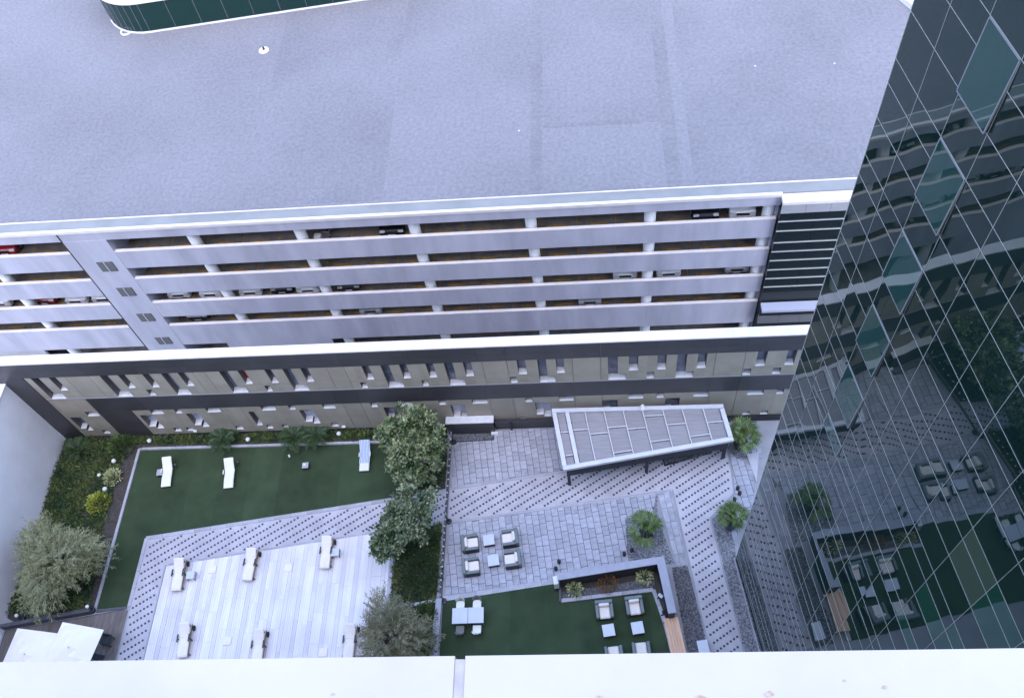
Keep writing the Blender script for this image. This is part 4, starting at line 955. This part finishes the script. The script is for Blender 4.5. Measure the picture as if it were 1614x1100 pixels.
for sx in (-0.24, 0.24):
    mb().box(sx - 0.04, sx + 0.04, -0.27, 0.21, 0.58, 0.63).build('arm', 'rattandark', dc)
    for sy in (-0.24, 0.24): mb().box(sx - 0.025, sx + 0.025, sy - 0.025, sy + 0.025, 0, 0.36).build('leg', 'rattandark', dc)
# low dark fence wall in front of the left planting bed, with lamp posts
fw = thing('low_wall', 'low dark wall closing the left planting bed above the plank floor', 'wall', (-32, 14.7, 0))
mb().prism([(-35.4, 14.28), (-30.15, 15.2), (-30.18, 15.36), (-35.4, 14.44)], 0.0, 0.55).build('wall', 'darkkerb', fw, local=False)
mb().prism([(-35.42, 14.25), (-30.12, 15.17), (-30.16, 15.39), (-35.42, 14.47)], 0.551, 0.60).build('cap', 'darkkerb', fw, local=False)
def pot_lamp(px, py, lab):
    q = G(px, py); t = thing('garden_lamp', lab, 'lamp', (q.x, q.y, 0.03)); mb().lathe([(0.16, 0), (0.2, 0.3), (0.16, 0.32)], seg=12).build('base', 'blackmetal', t); mb().tube([(0, 0, 0.32), (0, 0, 0.7)], [0.025, 0.025], 8).build('stem', 'blackmetal', t); mb().sphere((0, 0, 0.78), 0.11, 10, 7).build('globe', 'globe', t)
pot_lamp(148, 962, 'white headed lamp on dark base at the lawn\'s lower left corner'); pot_lamp(38, 976, 'white headed lamp on dark base at the picture\'s left edge by the plank floor')
# globe lights in the beds
for (px, py, lab) in ((392, 694, 'white globe light in the planted strip between two cycads'), (535, 685, 'white globe light in the planted strip left of the big tree'), (237, 696, 'pale globe light at the left end of the planted strip'), (181, 728, 'white globe light in the left bed above the pale shrub'), (167, 772, 'white globe light in the left bed beside the yellow shrub'), (158, 750, 'bluish white flat light in the left bed')):
    q = G(px, py, 0.2); t = thing('globe_light', lab, 'lamp', (q.x, q.y, 0.05)); mb().tube([(0, 0, 0), (0, 0, 0.2)], [0.03, 0.03], 8).build('stem', 'blackmetal', t); mb().sphere((0, 0, 0.30), 0.15 if px != 158 else 0.12, 12, 8).build('globe', 'globe', t)
# black ball spotlights
for i, (px, py, h) in enumerate(((881, 884, 0.3), (876, 895, 0.3), (984, 872, 0.3), (996, 866, 0.3), (1163, 768, 0.3), (1158, 786, 0.3), (1166, 776, 0.25))):
    q = G(px, py, 0.3); labs = ('black ball spotlight on the terrace at the planter wall\'s left end, upper one', 'black ball spotlight on the terrace at the planter wall\'s left end, lower one', 'black ball spotlight at the gravel bed\'s edge, left of two', 'black ball spotlight at the gravel bed\'s edge, right of two', 'black ball spotlight on the narrow paving by the glass corner, topmost of three', 'black ball spotlight on the narrow paving by the glass corner, lowest of three', 'black ball spotlight on the narrow paving by the glass corner, middle of three')
    t = thing('ball_spotlight', labs[i], 'lamp', (q.x, q.y, 0.034)); mb().tube([(0, 0, 0), (0, 0, 0.2)], [0.02, 0.02], 6).build('stem', 'blackmetal', t); mb().sphere((0, 0, 0.27), 0.12, 12, 8).build('head', 'blackmetal', t); mb().lathe([(0.1, 0), (0.09, 0.02)], seg=10).build('foot', 'blackmetal', t)
q = G(877, 915, 0.6); t = thing('white_post_box', 'white box lamp standing at the left end of the planter wall', 'lamp', (-2.66, 16.55, 0.034), SK); soft(-0.14, 0.14, -0.28, 0.2, 0.25, 1.0, 0.02).build('box', 'globe', t); mb().box(-0.15, 0.15, -0.3, 0.22, 0, 0.249).build('base', 'blackmetal', t)
for (x, y, lab) in ((3.15, 15.75, 'white spot lamp with black bracket in the planter corner'), (3.3, 14.8, 'black spot lamp at the lower end of the planter bed')):
    t = thing('spot_lamp', lab, 'lamp', (x, y, 0.12), 0.5); mb().tube([(0, 0, 0), (0, 0, 0.3)], [0.02, 0.02], 6).build('stem', 'blackmetal', t); mb().tube([(-0.05, 0.1, 0.38), (0.05, -0.12, 0.3)], [0.09, 0.11], 10).build('head', 'globe' if x < 3.2 else 'blackmetal', t); mb().box(-0.2, 0.2, -0.05, 0.05, 0.0, 0.05).build('foot', 'blackmetal', t)
# string of bulbs between posts along the terrace edge
tops = [Vector((-9.12, 25.9, 1.45)), Vector((-9.14, 20.55, 1.45)), Vector((-9.16, 15.70, 1.45))]
for i, p in enumerate(tops):
    t = thing('light_post', ('slim post of the bulb string at the dark service box', 'slim post of the bulb string beside the dotted path', 'slim post of the bulb string at the lower lawn corner')[i], 'post', (p.x, p.y, 0.03))
    mb().tube([(0, 0, 0), (0, 0, 1.40)], [0.03, 0.022], 8).build('pole', 'blackmetal', t); mb().tube([(0, 0, 1.05), (0, 0, 1.40)], [0.034, 0.034], 8).build('sleeve', 'whitemetal', t); mb().lathe([(0.2, 0), (0.18, 0.05), (0.05, 0.06)], seg=12).build('foot', 'blackmetal', t)
for i in range(2):
    a, b_ = tops[i], tops[i + 1]; n = 12; pts = []
    for k in range(n + 1): q = a.lerp(b_, k / n); pts.append((q.x - a.x, q.y - a.y, q.z - a.z - 0.18 * math.sin(math.pi * k / n)))
    t = thing('bulb_string', ('string of white bulbs hung along the terrace edge above the dotted path', 'string of white bulbs hung along the terrace edge below the dotted path')[i], 'string lights', a)
    mb().tube(pts, [0.012] * len(pts), 5).build('cable', 'blackmetal', t); me = mb().sphere((0, 0, -0.05), 0.055, 8, 6).mesh('bulb', 'globe')
    for k in range(1, n): inst('bulb', me, t, pts[k])
kerb_line([(-9.33, 26.0), (-9.33, 15.75)], 0.14, 0.08, 'darkkerb', 1.2)
lw = thing('edge_wall', 'low lavender grey wall between olive tree bed and lower lawn', 'wall', (-9.45, 13.5, 0))
mb().prism([(-9.52, 15.75), (-9.24, 15.75), (-9.30, 11.4), (-9.72, 11.4)], 0.0, 0.33).build('wall', 'kerb', lw, local=False); mb().prism([(-9.54, 15.77), (-9.22, 15.77), (-9.28, 11.4), (-9.74, 11.4)], 0.331, 0.37).build('cap', 'coping', lw, local=False)
kerb_line([(-12.3, 15.25), (-9.6, 15.72)], 0.2, 0.16)

# ------------------------------------------------------------------ plants
def leaf(b, p, d, ln, w, up=None, fold=0.15):
    d = d.normalized(); u = up or Vector((0, 0, 1))
    x = d.cross(u)
    if x.length < 1e-3: x = Vector((1, 0, 0))
    x.normalize(); nrm = x.cross(d).normalized(); n = len(b.v)
    m_ = p + d * ln * 0.5
    b.v += [tuple(p), tuple(m_ + x * w / 2 + nrm * fold * w), tuple(p + d * ln), tuple(m_ - x * w / 2 + nrm * fold * w)]
    b.f.append((n, n + 1, n + 2, n + 3))
def rvec(rng): 
    while True:
        v = Vector((rng.uniform(-1, 1), rng.uniform(-1, 1), rng.uniform(-1, 1)))
        if 0.05 < v.length < 1: return v.normalized()
def broad_tree(name, label, base, lobes, nclump, per, lm, seed, ll=(0.14, 0.26), group='trees in the courtyard beds'):
    rng = random.Random(seed); t = thing(name, label, 'tree', base, 0, group)
    tips = []; b = mb()
    tot = sum(l[3] for l in lobes)
    for (cx, cy, cz, r_, sq) in lobes:
        for k in range(max(3, int(nclump * r_ / tot))):
            d = rvec(rng); d.z = abs(d.z) * 1.0 - 0.35 if rng.random() < 0.8 else d.z
            rr = r_ * rng.uniform(0.55, 1.05); c = Vector((cx + d.x * rr, cy + d.y * rr, cz + d.z * rr * sq)); tips.append(c)
            cr = rng.uniform(0.26, 0.46)
            out = (c - Vector((cx, cy, cz - r_ * 0.3))).normalized()
            for q in range(per):
                v = rvec(rng) * cr * rng.uniform(0.3, 1.0); p = c + Vector((v.x, v.y, v.z * 0.6))
                dd = (out * 0.7 + rvec(rng) * 0.9 + Vector((0, 0, 0.1)))
                l_ = rng.uniform(*ll); leaf(b, p, dd, l_, l_ * rng.uniform(0.42, 0.6), (Vector((0, 0, 1)) + rvec(rng) * 0.6).normalized())
    top = Vector((sum(l[0] for l in lobes) / len(lobes), sum(l[1] for l in lobes) / len(lobes), min(l[2] for l in lobes)))
    tr = mb(); tr.tube([(0, 0, 0), (0.04, 0.02, 0.7), tuple(top * 0.55), tuple(top)], [0.15, 0.12, 0.10, 0.07], 9); tk = tr.build('trunk', 'bark', t)
    br = mb()
    for c in tips[::5]:
        s0 = top * rng.uniform(0.55, 0.95); br.tube([tuple(s0), tuple(s0.lerp(c, 0.5) + Vector((0, 0, -0.1))), tuple(c)], [0.045, 0.03, 0.012], 5)
    br.build('limbs', 'bark', t)
    b.build('crown', lm, t)
    return t
def feather_tree(name, label, base, R_, H, nsp, lm, seed, sq=0.75, group='trees in the courtyard beds', droop=0.5):
    rng = random.Random(seed); t = thing(name, label, 'tree', base, 0, group)
    b = mb(); tips = []
    for k in range(nsp):
        d = rvec(rng); d.z = d.z * 0.6 + 0.25; d.normalize()
        lump = 0.78 + 0.25 * math.sin(3.1 * math.atan2(d.y, d.x) + seed) + 0.1 * math.sin(7 * math.atan2(d.y, d.x))
        r0 = R_ * rng.uniform(0.25, 0.8) * lump; c = Vector((d.x * r0, d.y * r0, H + d.z * r0 * sq)); tips.append(c)
        axis = (Vector((d.x, d.y, d.z * 0.5 + 0.2)) + rvec(rng) * 0.5).normalized(); L_ = rng.uniform(0.5, 0.95); p = c.copy(); st = 9
        for q in range(st):
            axis = (axis + Vector((0, 0, -droop * 0.09))).normalized(); p2 = p + axis * (L_ / st)
            for s_ in range(3):
                dd = (axis * 0.8 + rvec(rng) * 0.75); leaf(b, p, dd, rng.uniform(0.14, 0.28), 0.026, (Vector((0, 0, 1)) + rvec(rng) * 0.4).normalized(), 0.1)
            p = p2
    tr = mb(); tr.tube([(0, 0, 0), (0.05, -0.03, H * 0.4), (0.0, 0.05, H * 0.85)], [0.13, 0.10, 0.07], 9); tr.build('trunk', 'bark', t)
    br = mb()
    for c in tips[::6]:
        s0 = Vector((0.02, 0, H * rng.uniform(0.4, 0.85))); br.tube([tuple(s0), tuple(s0.lerp(c, 0.6)), tuple(c)], [0.04, 0.022, 0.008], 5)
    br.build('limbs', 'bark', t); b.build('crown', lm, t); return t
broad_tree('leafy_tree', 'large round leafy tree beside the green lawn, at its right end', (-11.0, 24.2, 0.05), [(-0.05, 0.7, 3.3, 1.75, 0.8), (-0.1, -0.7, 2.9, 1.75, 0.8), (0.7, 0.6, 2.6, 1.3, 0.8), (-1.0, 0.9, 2.9, 1.2, 0.8)], 210, 46, 'leaf_broad', 5, (0.18, 0.32))
broad_tree('leafy_tree', 'cool green leafy tree overhanging the pale deck\'s right side', (-10.9, 19.4, 0.05), [(0.3, 1.0, 2.9, 1.3, 0.8), (-0.2, -0.1, 2.8, 1.35, 0.8), (-1.1, -0.6, 2.7, 1.0, 0.7), (-1.3, -1.3, 2.4, 0.75, 0.7)], 150, 44, 'leaf_cool', 6, (0.17, 0.30))
feather_tree('feathery_tree', 'feathery grey green tree in the left planting bed', (-31.95, 17.5, 0.05), 3.35, 2.2, 1300, 'leaf_feather', 7)
feather_tree('olive_tree', 'brownish olive feathery tree beside the deck at the lower edge', (-11.45, 13.1, 0.05), 2.7, 2.1, 800, 'leaf_brown', 8)
def bush(name, label, c, r_, h, n, lm, seed, ll=(0.1, 0.2), w=0.4, group='shrubs in the beds', upb=0.4):
    rng = random.Random(seed); t = thing(name, label, 'shrub', c, 0, group); b = mb(); st = mb()
    for k in range(n):
        d = rvec(rng); d.z = abs(d.z); rr = rng.uniform(0.5, 1.0) ; p = Vector((d.x * r_ * rr, d.y * r_ * rr, 0.1 + d.z * h * rr)); l_ = rng.uniform(*ll)
        leaf(b, p, d + rvec(rng) * 0.6 + Vector((0, 0, upb)), l_, l_ * w, (Vector((0, 0, 1)) + rvec(rng) * 0.5).normalized())
    for k in range(7):
        d = rvec(rng); st.tube([(0, 0, 0), (d.x * r_ * 0.4, d.y * r_ * 0.4, h * 0.4), (d.x * r_ * 0.75, d.y * r_ * 0.75, h * 0.75)], [0.02, 0.015, 0.008], 5)
    st.build('stems', 'bark', t); b.build('foliage', lm, t); return t
def gp(px, py, z=0.5): q = G(px, py, z); return (q.x, q.y, 0.05)
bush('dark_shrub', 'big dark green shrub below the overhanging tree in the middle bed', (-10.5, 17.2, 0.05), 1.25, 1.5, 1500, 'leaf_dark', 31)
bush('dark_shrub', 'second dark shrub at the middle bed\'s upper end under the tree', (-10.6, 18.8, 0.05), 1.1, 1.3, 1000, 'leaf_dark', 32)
bush('green_shrub', 'bright green shrub along the edge wall beside the olive tree', (-10.1, 14.8, 0.05), 0.75, 0.9, 700, 'leaf_cover', 33)
bush('green_shrub', 'green shrub along the edge wall below the olive tree crown', (-10.0, 13.2, 0.05), 0.8, 0.9, 700, 'leaf_cover', 34)
bush('green_shrub', 'green shrub at the lowest visible end of the olive tree bed', (-10.1, 12.0, 0.05), 0.7, 0.8, 500, 'leaf_cover', 44)
bush('yellow_shrub', 'yellow green shrub in the left bed', gp(153, 790), 0.75, 0.6, 420, 'leaf_yellow', 35, (0.16, 0.3), 0.35)
bush('pale_shrub', 'pale variegated shrub in the left bed above the yellow one', gp(175, 750), 0.55, 0.55, 260, 'leaf_pale', 36, (0.16, 0.28), 0.4)
bush('upright_shrub', 'fresh green shrub in the left bed near the facade', gp(190, 703), 0.75, 1.0, 600, 'leaf_palm', 37, (0.2, 0.4), 0.2)
bush('pale_shrub', 'pale green shrub in the dark planter, leftmost plant', (-1.62, 16.2, 0.12), 0.42, 0.6, 170, 'leaf_pale', 38, (0.14, 0.26), 0.45)
bush('rust_shrub', 'rusty red brown shrub in the middle of the dark planter', (0.25, 16.55, 0.12), 0.6, 0.7, 520, 'leaf_rust', 39, (0.08, 0.16), 0.4)
bush('pale_shrub', 'white green shrub in the dark planter\'s right corner', (2.35, 16.85, 0.12), 0.42, 0.75, 150, 'leaf_pale', 40, (0.14, 0.28), 0.45)
# ground cover: uncounted blades
def cover(name, poly, n, lm, seed, ll=(0.18, 0.4), w=0.22, lab=None, h=0.05):
    rng = random.Random(seed); b = mb(); x0, x1 = min(p[0] for p in poly), max(p[0] for p in poly); y0, y1 = min(p[1] for p in poly), max(p[1] for p in poly)
    c = 0
    while c < n:
        x, y = rng.uniform(x0, x1), rng.uniform(y0, y1)
        if not inside(poly, x, y): continue
        c += 1; hh = h + 0.25 * (0.5 + 0.5 * math.sin(x * 2.1 + y * 1.3)) * rng.random(); l_ = rng.uniform(*ll)
        leaf(b, Vector((x, y, hh)), rvec(rng) + Vector((0, 0, 0.7)), l_, l_ * w * rng.uniform(0.7, 1.3), (Vector((0, 0, 1)) + rvec(rng) * 0.5).normalized())
    o = b.build(name, lm); tag(o, lab, 'ground cover', kind='stuff'); return o
cover('ground_cover', [(-35.45, 26.9), (-35.45, 15.2), (-30.5, 15.5), (-30.6, 18.5), (-31.0, 20.0), (-31.1, 26.9)], 11500, 'leaf_cover', 51, lab='leafy green ground cover filling the left planting bed')
cover('ground_cover', [(-31.2, 26.9), (-30.3, 26.3), (-9.8, 26.25), (-9.8, 26.9)], 5200, 'leaf_cover', 52, (0.15, 0.34), lab='yellow green ground cover strip at the foot of the facade')
cover('ground_cover', BED_M1, 2600, 'leaf_cover', 53, lab='green ground cover in the middle tree bed')
cover('ground_cover', BED_M2, 2600, 'leaf_cover', 54, lab='green ground cover under the olive tree')
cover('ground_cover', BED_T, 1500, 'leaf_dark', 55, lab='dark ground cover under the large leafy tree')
# cycads: arching fronds with leaflets
def frond_mesh(ln, lm, arch=0.5, lw=0.16, n=16, seed=0):
    rng = random.Random(seed); b = mb(); pts = []
    for k in range(n + 1):
        f = k / n; pts.append(Vector((0, ln * f * (1 - 0.12 * f), ln * (0.75 * f - arch * 1.25 * f * f))))
    b.tube([tuple(p) for p in pts[::4]], [0.018 * (1 - 0.7 * i / 4) for i in range(len(pts[::4]))], 4)
    for k in range(2, n + 1):
        d = (pts[k] - pts[k - 1]).normalized(); l_ = lw * 1.9 * math.sin(math.pi * min(1, 0.18 + 0.82 * k / n)) + 0.05
        for sx in (-1, 1): leaf(b, pts[k], Vector((sx * 0.9, 0, 0.1)) + d * 0.75, l_, 0.04, Vector((0, 0, 1)), 0.1)
    return b.mesh('frond', lm)
def cycad(label, loc, ln, n, seed, lm='leaf_dark'):
    rng = random.Random(seed); t = thing('cycad', label, 'cycad', loc, 0, 'cycads along the facade'); mb().lathe([(0.18, 0), (0.16, 0.3), (0.08, 0.36)], seg=10).build('trunk', 'bark', t)
    ms = [frond_mesh(ln * f, lm, a, 0.15, 16, seed) for f, a in ((1, 0.55), (0.9, 0.42), (0.75, 0.25))]
    for k in range(n): inst('frond', ms[k % 3], t, (0, 0, 0.33), (rng.uniform(-.15, .15), rng.uniform(-.15, .15), 2 * math.pi * k / n * 2.618 + rng.uniform(-.1, .1)))
    return t
cycad('dark cycad by the facade behind the second lawn lounger', gp(352, 692), 1.25, 26, 61)
cycad('large dark cycad by the facade, left one of the close pair', gp(464, 688), 1.3, 28, 62); cycad('large dark cycad by the facade, right one of the close pair', gp(498, 686), 1.25, 26, 63)
cycad('dark cycad in the corner where facade meets white side wall', (-34.2, 26.0, 0.05), 1.1, 22, 64)
# potted fan palms
def fan_mesh(rr, lm, seed):
    rng = random.Random(seed); b = mb(); b.tube([(0, 0, 0), (0, 0.35, 0.28), (0, 0.62, 0.42)], [0.012, 0.01, 0.008], 4); c = Vector((0, 0.62, 0.42))
    for k in range(17):
        a = R(-125 + 250 * k / 16); d = Vector((math.sin(a), math.cos(a) * 0.9, 0.15 - 0.25 * abs(math.sin(a)) + rng.uniform(-.08, .08))); leaf(b, c, d, rr * (0.78 + 0.22 * math.cos(a)) * rng.uniform(.9, 1.08), 0.075, Vector((0, 0, 1)), 0.12)
    return b.mesh('frond', lm)
def potted_palm(label, loc, seed, s_=1.0, n=17):
    rng = random.Random(seed); t = thing('potted_palm', label, 'palm', loc, 0, 'potted fan palms'); t.scale = (s_, s_, s_)
    mb().lathe([(0.30, 0), (0.42, 0.42), (0.45, 0.5), (0.41, 0.5), (0.39, 0.44)], seg=22).build('pot', 'rattandark', t); mb().lathe([(0.11, 0.43), (0.13, 0.8), (0.12, 1.3), (0.02, 1.55)], seg=10).build('trunk', 'soil', t)
    ms = [fan_mesh(0.58, 'leaf_palm', seed + i) for i in range(3)]
    for k in range(n):
        el = rng.uniform(-0.5, 0.8); inst('frond', ms[k % 3], t, (0, 0, 1.45), (el, 0, 2.399 * k + rng.uniform(-.2, .2)), (1, 1, 1))
    for k in range(8): inst('frond', ms[k % 3], t, (0, 0, 1.4), (rng.uniform(0.7, 1.15), 0, 0.785 * k + rng.uniform(-.2, .2)), (0.75, 0.62, 0.75))
    return t
p = G(1017, 851); potted_palm('fan palm in dark pot on the gravel bed beside the terrace', (p.x, p.y + 0.1, 0.03), 71, 1.0)
p = G(1150, 832); potted_palm('fan palm in dark pot on gravel at the glass building\'s corner', (p.x, p.y + 0.1, 0.03), 72, 0.92)
p = G(1168, 708); potted_palm('fan palm in dark pot at the canopy\'s right end', (p.x - 0.05, p.y + 0.15, 0.03), 73, 1.02, 22)

# ------------------------------------------------------------------ hotel: glass wing on the right, tower under the camera
TH = R(8.5); WA = Vector((7.53, 17.97, 0)); WU = Vector((math.sin(TH), -math.cos(TH), 0)); WLEN = 17.6; WTOP = 52.0
wing = thing('glass_wing', 'dark glass curtain wall wing with thin pale mullions mirroring the courtyard', 'building', WA, math.atan2(WU.y, WU.x))
mb().box(0.06, WLEN, 0.13, 14.0, 0, WTOP).build('core', 'spandrel', wing)
mb().box(0.03, 0.055, 0.03, 14.0, 0, WTOP).build('corner_post', 'mullion', wing)
vs = [0.06, 1.45] + [1.45 + 1.375 * k for k in range(1, 12)]
vs = [v for v in vs if v < WLEN]
hs = [0.0]
z = 34.95 - 3.2 * 11
rows = []
while z < WTOP - 3.5:
    for d in (0.0, 1.33, 2.45):
        if z + d > 0.15: rows.append(z + d)
    z += 3.2
rows = [0.0] + rows
panes = []
for i in range(len(vs) - 1):
    for j in range(len(rows) - 1):
        c = WA + WU * ((vs[i] + vs[i + 1]) / 2); q = proj((c.x, c.y, (rows[j] + rows[j + 1]) / 2)); vis = -60 < q[0] < 1700 and -60 < q[1] < 1060 and q[2] > 0
        panes.append((not vis, q[2], i, j))
panes.sort(); pc = {}; restp = mb(); rng = random.Random(91)
vent = {}
for k, (nv, dd, i, j) in enumerate(panes):
    w = vs[i + 1] - vs[i]; h = rows[j + 1] - rows[j]; x = (vs[i] + vs[i + 1]) / 2; z = (rows[j] + rows[j + 1]) / 2
    fl = ((rows[j] - 34.95) / 3.2) % 1.0
    upper = fl < 0.05 or fl > 0.95 or abs(fl - 1.33 / 3.2) < 0.02                # the two transom rows
    m_ = 'curtain'
    isvent = (i == 2 and 21 < rows[j] < 41)
    if 9.3 < vs[i] < 12.5 and 19 < rows[j] < 28.4:
        if abs(fl - 1.33 / 3.2) < 0.02 or abs(fl - 2.45 / 3.2) < 0.02: m_ = 'curtain_beige' if (rows[j] > 26 and vs[i] < 10) else ('curtain_green' if (i + j) % 2 or vs[i] > 10 else 'curtain')
    # opening vents: the 1.1 m and 0.75 m rows of one bay, hung from the top
    if isvent and (abs(fl - 1.33 / 3.2) < 0.02 or abs(fl - 2.45 / 3.2) < 0.02):
        vent.setdefault(int((rows[j] + 0.06) // 3.2), []).append((rows[j], rows[j + 1])); continue
    if k < 300:
        key = (round(w, 2), round(h, 2), m_)
        if key not in pc: pc[key] = mb().box(-w / 2 + 0.008, w / 2 - 0.008, -0.012, 0.012, -h / 2 + 0.008, h / 2 - 0.008).mesh('pane', m_)
        inst('pane', pc[key], wing, (x, 0.05, z), (rng.gauss(0, 0.003), 0, rng.gauss(0, 0.003)))
    else: restp.box(x - w / 2 + 0.008, x + w / 2 - 0.008, 0.038, 0.062, z - h / 2 + 0.008, z + h / 2 - 0.008)
tag(restp.build('panes', 'curtain', wing), kind='stuff')
for v in vs[1:]: mb().box(v - 0.0045, v + 0.0045, 0.028, 0.037, 0.0, WTOP).build('mullion', 'mullion', wing)
for r_ in rows[1:]: mb().box(0.03, WLEN, 0.029, 0.036, r_ - 0.0045, r_ + 0.0045).build('transom', 'mullion', wing)
for fl, zz in vent.items():
    z0, z1 = min(a for a, b in zz), max(b for a, b in zz); w = vs[3] - vs[2]; h = z1 - z0
    o = mb().box(-w / 2 + 0.01, w / 2 - 0.01, -0.014, 0.014, -h + 0.02, -0.02).build('vent_window', 'vent_glass', wing); o.location = ((vs[2] + vs[3]) / 2, 0.03, z1); o.rotation_euler = (-R(2.0), 0, 0)
    fr = mb()
    for a, b_ in (((-w / 2 + 0.02, 0, -0.02), (w / 2 - 0.02, 0, -0.02)), ((-w / 2 + 0.02, 0, -h + 0.02), (w / 2 - 0.02, 0, -h + 0.02)), ((-w / 2 + 0.02, 0, -h + 0.04), (-w / 2 + 0.02, 0, -0.04)), ((w / 2 - 0.02, 0, -h + 0.04), (w / 2 - 0.02, 0, -0.04))): fr.bar(a, b_, 0.035, 0.035)
    fr.build('frame', 'greymetal', o)
structure(mb().prism([(7.45, 17.98), (7.52, 17.98), (9.9, 1.0), (9.83, 1.0)], 0.0, 0.12).build('glass_kerb', 'kerb'))
# tower the photograph is taken from
TX0, TX1 = -46.0, 9.9
tow = thing('hotel_tower', 'hotel tower below the camera with white window ledge', 'building', (-8, -6, 0))
mb().box(TX0, TX1, -14.0, -0.75, -11.9, 51.0).build('wall', 'towerwall', tow, local=False)
for k in range(19):
    z0 = 0.3 + k * 3.2
    if z0 > 45: break
    mb().box(TX0, TX1, -0.745, -0.60, z0, z0 + 1.1).build('spandrel_band', 'white', tow, local=False)
    mb().box(TX0, TX1, -0.745, -0.70, z0 + 1.12, z0 + 3.18).build('window_band', 'curtain', tow, local=False)
# white ledge in front of the window: slabs with a sealed joint, slightly dirty
LZ = CAMZ - 0.92
led = thing('window_ledge', 'white window ledge across the bottom of the picture with one sealed joint', 'ledge', (0, -0.2, LZ))
e0 = G(0, 1043, LZ); e1 = G(1614, 1021, LZ); jt = G(725, 1038, LZ); jb = G(722, 1100, LZ)
dirv = (e1 - e0).normalized()
def edge_at(x): t = (x - e0.x) / (e1.x - e0.x); return e0.y + (e1.y - e0.y) * t
ledm = mat('ledge_paint', (0.58, 0.52, 0.49), 0.5, (0.51, 0.46, 0.44), 5, 8, (0.5, 0.8), bump=0.05, bscale=60, big=(0.9, 3.0))
jx = jt.x
rust = mat('rust_stain', (0.45, 0.30, 0.22), 0.8, (0.58, 0.48, 0.42), 200)
for (a, b_) in ((-3.2, -1.6), (-1.594, jx - 0.0055), (jx + 0.0055, 1.45), (1.456, 3.2)):
    m_ = mb().prism([(a, edge_at(a)), (b_, edge_at(b_)), (b_, -0.55), (a, -0.55)], LZ - 0.05, LZ); o = m_.build('slab', ledm, led, local=False)
mb().prism([(jx - 0.0052, edge_at(jx) - 0.003), (jx + 0.0052, edge_at(jx) - 0.003), (jx + 0.0052, -0.5), (jx - 0.0052, -0.5)], LZ - 0.04, LZ - 0.0015).build('sealant', mat('sealant_pale', (0.52, 0.465, 0.45), 0.7, (0.42, 0.38, 0.37), 60, 5), led, local=False)
for px, py, r_ in ((1212, 1094, 0.006), (1104, 1098, 0.005), (1330, 1072, 0.0025), (1394, 1083, 0.003), (525, 1093, 0.003), (945, 1098, 0.004)):
    p = G(px, py, LZ); b = mb(); n = 9; rr = [r_ * random.uniform(0.35, 0.8) for _ in range(n)]
    b.prism([(p.x + rr[k] * 1.5 * math.cos(6.283 * k / n), p.y + rr[k] * 0.8 * math.sin(6.283 * k / n)) for k in range(n)], LZ - 0.001, LZ + 0.0006).build('rust_chip', rust, led, local=False)
mb().box(-3.2, 3.2, -0.60, 0.12, LZ - 1.6, LZ - 0.051).build('upstand', 'white', led, local=False)
